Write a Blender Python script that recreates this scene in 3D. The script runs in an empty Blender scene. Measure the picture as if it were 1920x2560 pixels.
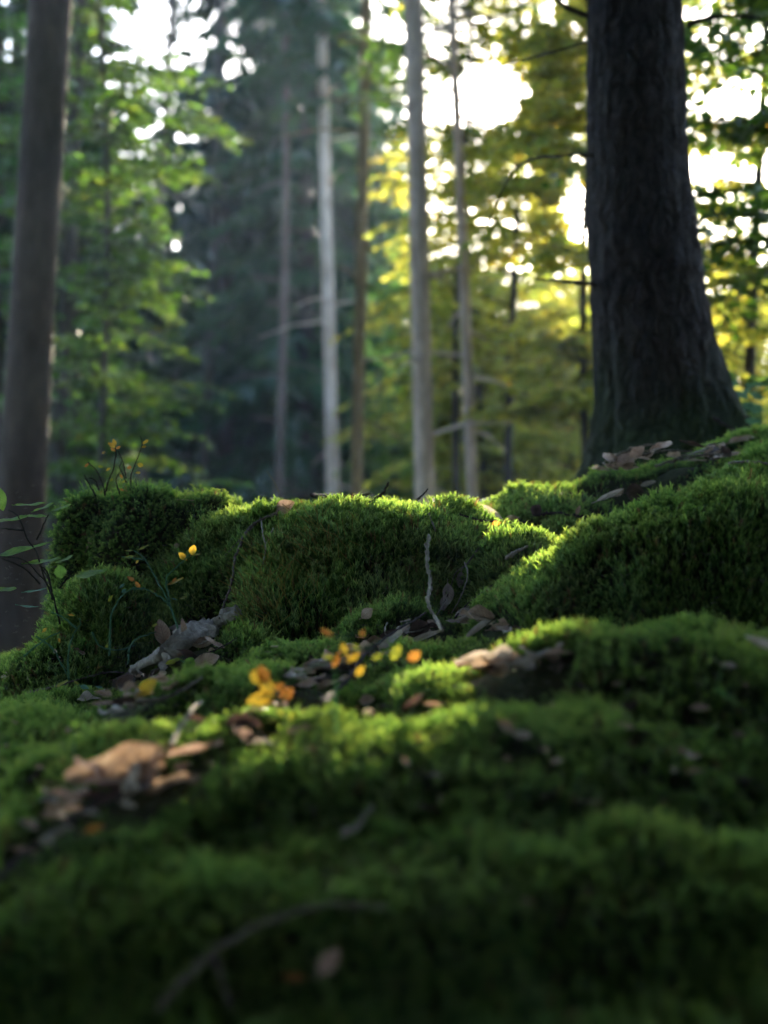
import bpy, math, random
import numpy as np
from mathutils import Vector, Matrix, Euler, noise
from mathutils.bvhtree import BVHTree

S = bpy.context.scene
COL = S.collection
R = math.radians

# ------------------------------------------------------------------ camera, sky, sun, exposure
CZ = 0.6
PITCH = R(4.0)
LENS = 50.0
FPX = LENS / 36.0 * 2560.0            # focal length in photograph pixels
cam_d = bpy.data.cameras.new('camera')
cam = bpy.data.objects.new('camera', cam_d); COL.objects.link(cam)
cam.location = (0, 0, CZ)
cam.rotation_euler = (R(90) + PITCH, 0, 0)
cam_d.sensor_fit = 'VERTICAL'; cam_d.sensor_height = 36.0; cam_d.sensor_width = 27.0
cam_d.lens = LENS
cam_d.clip_start = 0.02; cam_d.clip_end = 2000
cam_d.dof.use_dof = True
cam_d.dof.focus_distance = 2.38
cam_d.dof.aperture_fstop = 2.8
cam_d.dof.aperture_blades = 0
S.camera = cam

SUN_AZ = R(8.0)      # to the right of the view axis
SUN_EL = R(16.2)
SUN = Vector((math.sin(SUN_AZ) * math.cos(SUN_EL), math.cos(SUN_AZ) * math.cos(SUN_EL), math.sin(SUN_EL)))

W = bpy.data.worlds.new('World'); S.world = W; W.use_nodes = True
nt = W.node_tree; nt.nodes.clear()
sky = nt.nodes.new('ShaderNodeTexSky'); sky.sky_type = 'NISHITA'; sky.sun_disc = False
sky.sun_elevation = SUN_EL; sky.sun_rotation = SUN_AZ
sky.air_density = 1.0; sky.dust_density = 1.4; sky.ozone_density = 2.5
bg = nt.nodes.new('ShaderNodeBackground'); bg.inputs['Strength'].default_value = 0.15
out = nt.nodes.new('ShaderNodeOutputWorld')
nt.links.new(sky.outputs['Color'], bg.inputs['Color']); nt.links.new(bg.outputs['Background'], out.inputs['Surface'])

sl = bpy.data.lights.new('sun', 'SUN'); sl.energy = 5.0; sl.angle = R(0.53); sl.color = (1.0, 0.87, 0.64)
so = bpy.data.objects.new('sun', sl); COL.objects.link(so)
so.rotation_euler = (-SUN).to_track_quat('-Z', 'Y').to_euler()

S.render.engine = 'CYCLES'
S.view_settings.view_transform = 'Standard'; S.view_settings.look = 'None'
S.view_settings.gamma = 1.0; S.view_settings.use_curve_mapping = False
S.view_settings.exposure = 2.75
S.cycles.use_denoising = True
S.cycles.max_bounces = 3; S.cycles.diffuse_bounces = 2; S.cycles.glossy_bounces = 2
S.cycles.transmission_bounces = 4; S.cycles.transparent_max_bounces = 8; S.cycles.volume_bounces = 0
S.cycles.sample_clamp_indirect = 4.0
S.cycles.use_adaptive_sampling = True; S.cycles.adaptive_threshold = 0.07; S.cycles.adaptive_min_samples = 16

rng = np.random.default_rng(11)
random.seed(5)

# ------------------------------------------------------------------ pixel <-> world helpers
def ray(px, py):
    u = (px - 960) / FPX; v = (1280 - py) / FPX
    f = Vector((0, math.cos(PITCH), math.sin(PITCH))); up = Vector((0, -math.sin(PITCH), math.cos(PITCH)))
    return (Vector((1, 0, 0)) * u + up * v + f).normalized()
def at(px, py, Y):
    d = ray(px, py); t = Y / d.y
    return Vector((d.x * t, Y, CZ + d.z * t))

# ------------------------------------------------------------------ materials
def mat(name):
    m = bpy.data.materials.new(name); m.use_nodes = True
    n = m.node_tree.nodes; n.clear()
    o = n.new('ShaderNodeOutputMaterial')
    return m, n, m.node_tree.links, o
def ramp(n, stops, interp='LINEAR'):
    r = n.new('ShaderNodeValToRGB'); cr = r.color_ramp; cr.interpolation = interp
    while len(cr.elements) < len(stops): cr.elements.new(0.5)
    for e, (p, c) in zip(cr.elements, stops):
        e.position = p; e.color = (*c, 1)
    return r
def leafy(name, stops, source, trans=0.45, rough=0.55, trans_tint=(1.0, 1.0, 0.6), tboost=1.8, gloss=0.25, noise_scale=None, noise_mix=0.5):
    """thin leaf: diffuse + translucent + a little gloss; colour from a ramp driven by `source`"""
    m, n, l, o = mat(name)
    if source == 'tint':
        a = n.new('ShaderNodeAttribute'); a.attribute_name = 'tint'; fac = a.outputs['Fac']
    elif source == 'random':
        a = n.new('ShaderNodeObjectInfo'); fac = a.outputs['Random']
    if noise_scale:
        tc = n.new('ShaderNodeTexCoord')
        nz = n.new('ShaderNodeTexNoise'); nz.inputs['Scale'].default_value = noise_scale; nz.inputs['Detail'].default_value = 5
        l.new(tc.outputs['Object'], nz.inputs['Vector'])
        mx = n.new('ShaderNodeMix'); mx.data_type = 'FLOAT'; mx.inputs[0].default_value = noise_mix
        l.new(fac, mx.inputs[2]); l.new(nz.outputs['Fac'], mx.inputs[3]); fac = mx.outputs[0]
    r = ramp(n, stops); l.new(fac, r.inputs['Fac'])
    d = n.new('ShaderNodeBsdfDiffuse'); t = n.new('ShaderNodeBsdfTranslucent'); g = n.new('ShaderNodeBsdfGlossy')
    g.inputs['Roughness'].default_value = rough; g.inputs['Color'].default_value = (0.5, 0.5, 0.5, 1)
    l.new(r.outputs['Color'], d.inputs['Color'])
    tm = n.new('ShaderNodeMix'); tm.data_type = 'RGBA'; tm.blend_type = 'MULTIPLY'; tm.inputs[0].default_value = 1
    l.new(r.outputs['Color'], tm.inputs[6]); tm.inputs[7].default_value = (*trans_tint, 1)
    br = n.new('ShaderNodeVectorMath'); br.operation = 'SCALE'; br.inputs['Scale'].default_value = tboost
    l.new(tm.outputs[2], br.inputs[0]); l.new(br.outputs[0], t.inputs['Color'])
    x = n.new('ShaderNodeMixShader'); x.inputs[0].default_value = trans
    l.new(d.outputs[0], x.inputs[1]); l.new(t.outputs[0], x.inputs[2])
    fr = n.new('ShaderNodeFresnel'); fr.inputs['IOR'].default_value = 1.35
    fm = n.new('ShaderNodeMath'); fm.operation = 'MULTIPLY'; fm.inputs[1].default_value = gloss; l.new(fr.outputs[0], fm.inputs[0])
    y = n.new('ShaderNodeMixShader'); l.new(fm.outputs[0], y.inputs[0]); l.new(x.outputs[0], y.inputs[1]); l.new(g.outputs[0], y.inputs[2])
    l.new(y.outputs[0], o.inputs['Surface'])
    return m

def bark(name, c1, c2, scale=(30, 30, 6), bump=0.6, moss=None, moss_h=0.5, detail_scale=1.0):
    m, n, l, o = mat(name)
    tc = n.new('ShaderNodeTexCoord'); mp = n.new('ShaderNodeMapping'); mp.inputs['Scale'].default_value = scale
    l.new(tc.outputs['Object'], mp.inputs['Vector'])
    nz = n.new('ShaderNodeTexNoise'); nz.inputs['Scale'].default_value = detail_scale; nz.inputs['Detail'].default_value = 8; nz.inputs['Roughness'].default_value = 0.65
    l.new(mp.outputs[0], nz.inputs['Vector'])
    vo = n.new('ShaderNodeTexVoronoi'); vo.feature = 'DISTANCE_TO_EDGE'; vo.inputs['Scale'].default_value = detail_scale * 1.1
    wn = n.new('ShaderNodeTexNoise'); wn.inputs['Scale'].default_value = detail_scale * 0.9; wn.inputs['Detail'].default_value = 5; l.new(mp.outputs[0], wn.inputs['Vector'])
    wv = n.new('ShaderNodeVectorMath'); wv.operation = 'MULTIPLY_ADD'; wv.inputs[1].default_value = (1.6, 1.6, 1.6); l.new(wn.outputs['Color'], wv.inputs[0]); l.new(mp.outputs[0], wv.inputs[2])
    l.new(wv.outputs[0], vo.inputs['Vector'])
    r = ramp(n, [(0.3, c1), (0.7, c2)]); l.new(nz.outputs['Fac'], r.inputs['Fac'])
    col = r.outputs['Color']
    big = n.new('ShaderNodeTexNoise'); big.inputs['Scale'].default_value = 2.2; big.inputs['Detail'].default_value = 4
    l.new(tc.outputs['Object'], big.inputs['Vector'])
    if moss:
        sx = n.new('ShaderNodeSeparateXYZ'); l.new(tc.outputs['Object'], sx.inputs[0])
        mr = n.new('ShaderNodeMapRange'); mr.inputs['From Min'].default_value = moss_h; mr.inputs['From Max'].default_value = 0.0
        l.new(sx.outputs['Z'], mr.inputs['Value'])
        ad = n.new('ShaderNodeMath'); ad.operation = 'MULTIPLY'; l.new(mr.outputs[0], ad.inputs[0]); l.new(big.outputs['Fac'], ad.inputs[1])
        rr = ramp(n, [(0.22, (0, 0, 0)), (0.42, (1, 1, 1))]); l.new(ad.outputs[0], rr.inputs['Fac'])
        mx = n.new('ShaderNodeMix'); mx.data_type = 'RGBA'; l.new(rr.outputs['Color'], mx.inputs[0]); l.new(col, mx.inputs[6]); mx.inputs[7].default_value = (*moss, 1)
        col = mx.outputs[2]
    else:
        mx = n.new('ShaderNodeMix'); mx.data_type = 'RGBA'; mx.blend_type = 'MULTIPLY'; mx.inputs[0].default_value = 0.8
        rr = ramp(n, [(0.35, (0.55, 0.55, 0.5)), (0.65, (1, 1, 1))]); l.new(big.outputs['Fac'], rr.inputs['Fac'])
        l.new(col, mx.inputs[6]); l.new(rr.outputs['Color'], mx.inputs[7]); col = mx.outputs[2]
    ck = n.new('ShaderNodeMix'); ck.data_type = 'RGBA'; ck.blend_type = 'MULTIPLY'; ck.inputs[0].default_value = min(1.0, bump)
    cr_ = ramp(n, [(0.0, (0.55, 0.55, 0.55)), (0.3, (1, 1, 1))]); l.new(vo.outputs['Distance'], cr_.inputs['Fac'])
    l.new(col, ck.inputs[6]); l.new(cr_.outputs['Color'], ck.inputs[7]); col = ck.outputs[2]
    p = n.new('ShaderNodeBsdfPrincipled'); p.inputs['Roughness'].default_value = 0.9; p.inputs['Specular IOR Level'].default_value = 0.2
    l.new(col, p.inputs['Base Color'])
    b = n.new('ShaderNodeBump'); b.inputs['Strength'].default_value = bump; b.inputs['Distance'].default_value = 0.035
    mm = n.new('ShaderNodeMath'); mm.operation = 'ADD'; l.new(nz.outputs['Fac'], mm.inputs[0]); l.new(vo.outputs['Distance'], mm.inputs[1])
    l.new(mm.outputs[0], b.inputs['Height']); l.new(b.outputs[0], p.inputs['Normal'])
    l.new(p.outputs[0], o.inputs['Surface'])
    return m

# moss shoot: brown at its foot, green above, yellow-green at the tip
def moss_material():
    m, n, l, o = mat('moss_shoot')
    at_ = n.new('ShaderNodeAttribute'); at_.attribute_name = 'tint'
    oi = n.new('ShaderNodeObjectInfo')
    r1 = ramp(n, [(0.0, (0.03, 0.022, 0.008)), (0.3, (0.014, 0.032, 0.012)), (0.7, (0.044, 0.11, 0.024)), (1.0, (0.15, 0.25, 0.055))])
    r2 = ramp(n, [(0.0, (0.03, 0.018, 0.008)), (0.3, (0.026, 0.038, 0.013)), (0.7, (0.085, 0.14, 0.026)), (1.0, (0.26, 0.31, 0.075))])
    l.new(at_.outputs['Fac'], r1.inputs['Fac']); l.new(at_.outputs['Fac'], r2.inputs['Fac'])
    mx = n.new('ShaderNodeMix'); mx.data_type = 'RGBA'
    pw = n.new('ShaderNodeMath'); pw.operation = 'POWER'; pw.inputs[1].default_value = 1.8; l.new(oi.outputs['Random'], pw.inputs[0])
    pn = n.new('ShaderNodeTexNoise'); pn.inputs['Scale'].default_value = 9; pn.inputs['Detail'].default_value = 4; l.new(oi.outputs['Location'], pn.inputs['Vector'])
    pr_ = ramp(n, [(0.42, (0, 0, 0)), (0.66, (0.45, 0.45, 0.45))]); l.new(pn.outputs['Fac'], pr_.inputs['Fac'])
    pa = n.new('ShaderNodeMath'); pa.operation = 'MULTIPLY_ADD'; pa.use_clamp = True; pa.inputs[1].default_value = 0.55; l.new(pw.outputs[0], pa.inputs[0]); l.new(pr_.outputs['Color'], pa.inputs[2]); pw = pa
    l.new(pw.outputs[0], mx.inputs[0]); l.new(r1.outputs['Color'], mx.inputs[6]); l.new(r2.outputs['Color'], mx.inputs[7])
    d = n.new('ShaderNodeBsdfDiffuse'); t = n.new('ShaderNodeBsdfTranslucent'); g = n.new('ShaderNodeBsdfGlossy')
    g.inputs['Roughness'].default_value = 0.45; g.inputs['Color'].default_value = (0.6, 0.6, 0.5, 1)
    # here and there a dead brown shoot
    gt = n.new('ShaderNodeMath'); gt.operation = 'GREATER_THAN'; gt.inputs[1].default_value = 0.97; l.new(oi.outputs['Random'], gt.inputs[0])
    dm = n.new('ShaderNodeMix'); dm.data_type = 'RGBA'; l.new(gt.outputs[0], dm.inputs[0]); l.new(mx.outputs[2], dm.inputs[6]); dm.inputs[7].default_value = (0.11, 0.075, 0.03, 1); mx = dm
    l.new(mx.outputs[2], d.inputs['Color'])
    br = n.new('ShaderNodeVectorMath'); br.operation = 'MULTIPLY'; br.inputs[1].default_value = (2.0, 1.9, 1.2)
    l.new(mx.outputs[2], br.inputs[0]); l.new(br.outputs[0], t.inputs['Color'])
    x = n.new('ShaderNodeMixShader'); x.inputs[0].default_value = 0.58; l.new(d.outputs[0], x.inputs[1]); l.new(t.outputs[0], x.inputs[2])
    y = n.new('ShaderNodeMixShader'); y.inputs[0].default_value = 0.03; l.new(x.outputs[0], y.inputs[1]); l.new(g.outputs[0], y.inputs[2])
    l.new(y.outputs[0], o.inputs['Surface'])
    return m
M_moss = moss_material()

def soil_material(name, stops, scale=40, bump=0.8, dist=0.01):
    m, n, l, o = mat(name)
    tc = n.new('ShaderNodeTexCoord')
    nz = n.new('ShaderNodeTexNoise'); nz.inputs['Scale'].default_value = scale; nz.inputs['Detail'].default_value = 8; nz.inputs['Roughness'].default_value = 0.7
    l.new(tc.outputs['Object'], nz.inputs['Vector'])
    r = ramp(n, stops); l.new(nz.outputs['Fac'], r.inputs['Fac'])
    p = n.new('ShaderNodeBsdfPrincipled'); p.inputs['Roughness'].default_value = 0.95; p.inputs['Specular IOR Level'].default_value = 0.1
    l.new(r.outputs['Color'], p.inputs['Base Color'])
    b = n.new('ShaderNodeBump'); b.inputs['Strength'].default_value = bump; b.inputs['Distance'].default_value = dist
    l.new(nz.outputs['Fac'], b.inputs['Height']); l.new(b.outputs[0], p.inputs['Normal']); l.new(p.outputs[0], o.inputs['Surface'])
    return m
M_ground = soil_material('forest_soil', [(0.3, (0.012, 0.014, 0.006)), (0.5, (0.025, 0.03, 0.009)), (0.7, (0.05, 0.045, 0.02))])
M_stump = soil_material('stump_wood', [(0.3, (0.012, 0.014, 0.006)), (0.55, (0.03, 0.034, 0.011)), (0.75, (0.06, 0.045, 0.025))], scale=60)

M_bark_dark = bark('bark_spruce_old', (0.02, 0.013, 0.011), (0.062, 0.043, 0.036), (26, 26, 15), 1.0, moss=(0.03, 0.045, 0.012), moss_h=0.9)
M_bark_beech = bark('bark_beech', (0.042, 0.026, 0.018), (0.09, 0.058, 0.041), (16, 16, 5), 0.45)
M_bark_pale = bark('bark_pale', (0.48, 0.35, 0.27), (0.74, 0.56, 0.45), (9, 9, 5), 0.4)
M_bark_white = bark('bark_white', (0.52, 0.38, 0.3), (0.76, 0.59, 0.48), (8, 8, 4), 0.4)
M_bark_brown = bark('bark_pine', (0.2, 0.13, 0.065), (0.34, 0.235, 0.13), (10, 10, 5), 0.5)
M_bark_red = bark('bark_reddish', (0.14, 0.1, 0.085), (0.22, 0.165, 0.14), (10, 10, 5), 0.5)
M_bark_grey = bark('bark_grey', (0.05, 0.043, 0.038), (0.1, 0.085, 0.075), (10, 10, 5), 0.5)  # dark grey bark of the dim trunks and the spruces
M_branch = bark('branch_bark', (0.03, 0.024, 0.018), (0.08, 0.062, 0.045), (30, 30, 30), 0.3)

M_leaf_beech = leafy('leaf_beech', [(0.0, (0.03, 0.075, 0.014)), (0.5, (0.055, 0.11, 0.018)), (0.85, (0.09, 0.125, 0.02)), (1.0, (0.18, 0.14, 0.02))], 'tint', 0.5, tboost=1.7)
M_leaf_green = leafy('leaf_green', [(0.0, (0.03, 0.085, 0.03)), (0.5, (0.05, 0.12, 0.03)), (1.0, (0.09, 0.15, 0.03))], 'tint', 0.55, tboost=2.2)
M_leaf_gold = leafy('leaf_golden', [(0.0, (0.06, 0.1, 0.018)), (0.45, (0.145, 0.15, 0.024)), (0.8, (0.22, 0.175, 0.028)), (1.0, (0.31, 0.14, 0.028))], 'tint', 0.72, trans_tint=(1.0, 1.0, 0.8), tboost=3.4)
M_needle = leafy('needle_dark', [(0.0, (0.012, 0.03, 0.018)), (0.6, (0.022, 0.048, 0.026)), (1.0, (0.04, 0.062, 0.028))], 'tint', 0.25, trans_tint=(0.9, 1, 0.7))
M_needle_g = leafy('needle_green', [(0.0, (0.018, 0.048, 0.022)), (0.6, (0.03, 0.075, 0.03)), (1.0, (0.06, 0.095, 0.03))], 'tint', 0.3, trans_tint=(0.9, 1, 0.7))

def dry_leaf(name, c0, c1, c2, trans=0.25):
    """dead leaf: blotches plus darker veins running out from the midrib (UV: u along, v across)"""
    m, n, l, o = mat(name)
    uv = n.new('ShaderNodeUVMap'); uv.uv_map = 'UVMap'
    tc = n.new('ShaderNodeTexCoord'); oi = n.new('ShaderNodeObjectInfo')
    nz = n.new('ShaderNodeTexNoise'); nz.noise_dimensions = '4D'; nz.inputs['Scale'].default_value = 55; nz.inputs['Detail'].default_value = 6
    l.new(tc.outputs['Object'], nz.inputs['Vector'])
    sc = n.new('ShaderNodeMath'); sc.operation = 'MULTIPLY'; sc.inputs[1].default_value = 20; l.new(oi.outputs['Random'], sc.inputs[0]); l.new(sc.outputs[0], nz.inputs['W'])
    r = ramp(n, [(0.3, c0), (0.5, c1), (0.72, c2)]); l.new(nz.outputs['Fac'], r.inputs['Fac'])
    sx = n.new('ShaderNodeSeparateXYZ'); l.new(uv.outputs[0], sx.inputs[0])
    ab = n.new('ShaderNodeMath'); ab.operation = 'SUBTRACT'; ab.inputs[1].default_value = 0.5; l.new(sx.outputs['Y'], ab.inputs[0])
    a2 = n.new('ShaderNodeMath'); a2.operation = 'ABSOLUTE'; l.new(ab.outputs[0], a2.inputs[0])
    k = n.new('ShaderNodeMath'); k.operation = 'MULTIPLY_ADD'; k.inputs[1].default_value = -0.45; l.new(a2.outputs[0], k.inputs[0]); l.new(sx.outputs['X'], k.inputs[2])
    k2 = n.new('ShaderNodeMath'); k2.operation = 'MULTIPLY'; k2.inputs[1].default_value = 8 * 6.2832; l.new(k.outputs[0], k2.inputs[0])
    sn = n.new('ShaderNodeMath'); sn.operation = 'SINE'; l.new(k2.outputs[0], sn.inputs[0])
    vr = ramp(n, [(0.8, (0, 0, 0)), (0.98, (1, 1, 1))]); l.new(sn.outputs[0], vr.inputs['Fac'])
    mr_ = ramp(n, [(0.012, (1, 1, 1)), (0.035, (0, 0, 0))]); l.new(a2.outputs[0], mr_.inputs['Fac'])
    mxv = n.new('ShaderNodeMath'); mxv.operation = 'MAXIMUM'; l.new(vr.outputs['Color'], mxv.inputs[0]); l.new(mr_.outputs['Color'], mxv.inputs[1])
    vf = n.new('ShaderNodeMath'); vf.operation = 'MULTIPLY'; vf.inputs[1].default_value = 0.5; l.new(mxv.outputs[0], vf.inputs[0])
    mx = n.new('ShaderNodeMix'); mx.data_type = 'RGBA'; l.new(vf.outputs[0], mx.inputs[0]); l.new(r.outputs['Color'], mx.inputs[6])
    mx.inputs[7].default_value = (c0[0] * 0.6, c0[1] * 0.6, c0[2] * 0.6, 1)
    p = n.new('ShaderNodeBsdfPrincipled'); p.inputs['Roughness'].default_value = 0.55; p.inputs['Specular IOR Level'].default_value = 0.35
    l.new(mx.outputs[2], p.inputs['Base Color'])
    b = n.new('ShaderNodeBump'); b.inputs['Strength'].default_value = 0.5; b.inputs['Distance'].default_value = 0.002; l.new(mxv.outputs[0], b.inputs['Height']); l.new(b.outputs[0], p.inputs['Normal'])
    t = n.new('ShaderNodeBsdfTranslucent'); l.new(mx.outputs[2], t.inputs['Color'])
    x = n.new('ShaderNodeMixShader'); x.inputs[0].default_value = trans; l.new(p.outputs[0], x.inputs[1]); l.new(t.outputs[0], x.inputs[2])
    l.new(x.outputs[0], o.inputs['Surface'])
    return m
M_dry_brown = dry_leaf('dead_leaf_brown', (0.2, 0.12, 0.07), (0.38, 0.25, 0.16), (0.52, 0.38, 0.26))
M_dry_pink = dry_leaf('dead_leaf_pinkish', (0.3, 0.175, 0.115), (0.5, 0.33, 0.235), (0.62, 0.46, 0.35))
M_dry_pale = dry_leaf('dead_leaf_pale', (0.35, 0.27, 0.2), (0.55, 0.45, 0.35), (0.68, 0.58, 0.47))
M_dry_grey = dry_leaf('dead_leaf_grey', (0.2, 0.165, 0.13), (0.38, 0.32, 0.26), (0.52, 0.45, 0.38))
M_dry_dark = dry_leaf('dead_leaf_dark', (0.035, 0.02, 0.016), (0.07, 0.04, 0.03), (0.13, 0.08, 0.06))
M_leaf_yellow = dry_leaf('leaf_yellow', (0.36, 0.18, 0.02), (0.52, 0.33, 0.03), (0.6, 0.43, 0.05), 0.5)
M_leaf_orange = dry_leaf('leaf_orange', (0.28, 0.1, 0.02), (0.44, 0.18, 0.03), (0.52, 0.28, 0.05), 0.5)
M_leaf_olive = dry_leaf('leaf_olive', (0.15, 0.18, 0.02), (0.28, 0.29, 0.03), (0.45, 0.38, 0.04), 0.55)
M_leaf_fresh = dry_leaf('leaf_fresh_green', (0.1, 0.19, 0.03), (0.16, 0.28, 0.045), (0.22, 0.34, 0.06), 0.6)
M_leaf_teal = dry_leaf('leaf_bluish_green', (0.05, 0.14, 0.07), (0.09, 0.22, 0.12), (0.13, 0.28, 0.16), 0.4)
M_stem_green = soil_material('stem_green', [(0.3, (0.05, 0.13, 0.06)), (0.6, (0.09, 0.19, 0.09)), (0.8, (0.14, 0.19, 0.07))], 90, 0.2)
M_stem_dark = soil_material('stem_dark', [(0.3, (0.012, 0.012, 0.01)), (0.7, (0.04, 0.035, 0.025))], 90, 0.3)
M_twig = soil_material('twig_bark', [(0.3, (0.07, 0.055, 0.04)), (0.5, (0.15, 0.12, 0.09)), (0.72, (0.28, 0.24, 0.19))], 130, 0.8, 0.003)
M_twig_dark = soil_material('twig_bark_dark', [(0.3, (0.018, 0.014, 0.012)), (0.7, (0.07, 0.055, 0.05))], 130, 0.8, 0.003)
M_twig_pale = soil_material('twig_bare_wood', [(0.3, (0.2, 0.16, 0.11)), (0.7, (0.42, 0.36, 0.27))], 130, 0.6, 0.003)
M_wood = soil_material('weathered_wood', [(0.3, (0.11, 0.088, 0.066)), (0.5, (0.27, 0.23, 0.185)), (0.72, (0.46, 0.41, 0.35))], 45, 1.0, 0.006)
M_stone = soil_material('pale_stone', [(0.3, (0.2, 0.19, 0.175)), (0.7, (0.42, 0.4, 0.37))], 30, 0.6, 0.01)
M_grass = leafy('grass_blade', [(0, (0.05, 0.12, 0.05)), (1, (0.1, 0.2, 0.08))], 'random', 0.4)
M_straw = soil_material('seta_straw', [(0.3, (0.16, 0.13, 0.02)), (0.7, (0.3, 0.24, 0.05))], 90, 0.2)

# ------------------------------------------------------------------ mesh / object helpers
def tag(o, label=None, cat=None, group=None, kind=None):
    if label: o['label'] = label
    if cat: o['category'] = cat
    if group: o['group'] = group
    if kind: o['kind'] = kind
    return o
def link(o, parent=None):
    COL.objects.link(o)
    if parent: o.parent = parent
    return o
def empty(name, loc=(0, 0, 0)):
    o = bpy.data.objects.new(name, None); o.location = loc; o.empty_display_size = 0.1
    COL.objects.link(o); return o
def np_mesh(name, V, F, material, smooth=True, tint=None, uv=None):
    """V (n,3); F list of index arrays with the same corner count per array"""
    V = np.asarray(V, dtype=np.float32)
    if not isinstance(F, (list, tuple)): F = [F]
    F = [np.asarray(f, dtype=np.int32) for f in F if len(f)]
    me = bpy.data.meshes.new(name)
    me.vertices.add(len(V)); me.vertices.foreach_set('co', V.ravel())
    nl = sum(f.size for f in F); npol = sum(len(f) for f in F)
    me.loops.add(nl); me.polygons.add(npol)
    me.loops.foreach_set('vertex_index', np.concatenate([f.ravel() for f in F]))
    cnt = np.concatenate([np.full(len(f), f.shape[1], dtype=np.int32) for f in F])
    st = np.concatenate([[0], np.cumsum(cnt)[:-1]]).astype(np.int32)
    me.polygons.foreach_set('loop_start', st); me.polygons.foreach_set('loop_total', cnt)
    me.polygons.foreach_set('use_smooth', np.full(npol, smooth))
    if tint is not None:
        a = me.attributes.new('tint', 'FLOAT', 'POINT'); a.data.foreach_set('value', np.asarray(tint, dtype=np.float32))
    if uv is not None:
        ul = me.uv_layers.new(name='UVMap'); vi = np.concatenate([f.ravel() for f in F])
        ul.data.foreach_set('uv', np.asarray(uv, dtype=np.float32)[vi].ravel())
    me.update(calc_edges=True); me.validate()
    if material: me.materials.append(material)
    return me
def obj(name, me, parent=None, loc=None):
    o = bpy.data.objects.new(name, me)
    if loc is not None: o.location = loc
    return link(o, parent)

def tube_arrays(pts, radii, sides=7, bump=0.0, seed=0):
    pts = np.asarray(pts, float); n = len(pts); radii = np.broadcast_to(np.asarray(radii, float), (n,)).copy()
    tan = np.gradient(pts, axis=0); tan /= np.linalg.norm(tan, axis=1)[:, None] + 1e-9
    ref = np.array([0.0, 0.0, 1.0]) if abs(tan[:, 2]).mean() < 0.8 else np.array([1.0, 0, 0])
    a = np.cross(tan, ref); a /= np.linalg.norm(a, axis=1)[:, None] + 1e-9
    b = np.cross(tan, a)
    th = np.linspace(0, 2 * np.pi, sides, endpoint=False)
    rr = radii[:, None] * np.ones((1, sides))
    if bump:
        g = np.random.default_rng(seed); rr = rr * (1 + bump * g.uniform(-1, 1, (n, sides)))
    V = pts[:, None, :] + rr[..., None] * (np.cos(th)[None, :, None] * a[:, None, :] + np.sin(th)[None, :, None] * b[:, None, :])
    V = V.reshape(-1, 3)
    i = np.arange(n - 1)[:, None] * sides; j = np.arange(sides)[None, :]; j2 = (j + 1) % sides
    F = np.stack([i + j, i + j2, i + sides + j2, i + sides + j], -1).reshape(-1, 4)
    c0 = len(V); V = np.vstack([V, pts[0], pts[-1]])
    jj = np.arange(sides); k2 = (jj + 1) % sides
    T = np.vstack([np.stack([np.full(sides, c0), k2, jj], -1), np.stack([np.full(sides, c0 + 1), (n - 1) * sides + jj, (n - 1) * sides + k2], -1)])
    return V, F, T
class Acc:
    def __init__(s): s.V = []; s.Q = []; s.T = []; s.tint = []; s.n = 0
    def add(s, V, Q=None, T=None, tint=None):
        s.V.append(V)
        if Q is not None and len(Q): s.Q.append(np.asarray(Q) + s.n)
        if T is not None and len(T): s.T.append(np.asarray(T) + s.n)
        s.tint.append(np.zeros(len(V)) if tint is None else tint); s.n += len(V)
    def mesh(s, name, material, smooth=True):
        if not s.V: return None
        F = []
        if s.Q: F.append(np.vstack(s.Q))
        if s.T: F.append(np.vstack(s.T))
        return np_mesh(name, np.vstack(s.V), F, material, smooth, tint=np.concatenate(s.tint))
def smooth_path(pts, n):
    pts = np.asarray(pts, float)
    if len(pts) < 3:
        t = np.linspace(0, 1, n)[:, None]; return pts[0] * (1 - t) + pts[-1] * t
    d = np.concatenate([[0], np.cumsum(np.linalg.norm(np.diff(pts, axis=0), axis=1))]); d /= d[-1]
    P = np.vstack([2 * pts[0] - pts[1], pts, 2 * pts[-1] - pts[-2]])
    out = []
    for t in np.linspace(0, 1, n):
        i = min(int(np.searchsorted(d, t, side='right') - 1), len(pts) - 2)
        u = (t - d[i]) / max(d[i + 1] - d[i], 1e-9)
        p0, p1, p2, p3 = P[i], P[i + 1], P[i + 2], P[i + 3]
        out.append(0.5 * ((2 * p1) + (-p0 + p2) * u + (2 * p0 - 5 * p1 + 4 * p2 - p3) * u * u + (-p0 + 3 * p1 - 3 * p2 + p3) * u ** 3))
    return np.array(out)

# ------------------------------------------------------------------ value noise (vectorised)
def vnoise(x, y, seed=0):
    g = np.random.default_rng(seed); T = g.random((256, 256))
    xi = np.floor(x).astype(int); yi = np.floor(y).astype(int); fx = x - xi; fy = y - yi
    fx = fx * fx * fx * (fx * (fx * 6 - 15) + 10); fy = fy * fy * fy * (fy * (fy * 6 - 15) + 10)
    a = T[xi % 256, yi % 256]; b = T[(xi + 1) % 256, yi % 256]; c = T[xi % 256, (yi + 1) % 256]; d = T[(xi + 1) % 256, (yi + 1) % 256]
    return (a * (1 - fx) + b * fx) * (1 - fy) + (c * (1 - fx) + d * fx) * fy - 0.5
def fbm(x, y, seed, octaves=4, gain=0.5):
    s = 0; a = 1; f = 1
    for o in range(octaves):
        s = s + a * vnoise(x * f + 17.3 * o, y * f - 9.1 * o, seed + o); a *= gain; f *= 2.03
    return s

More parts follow.
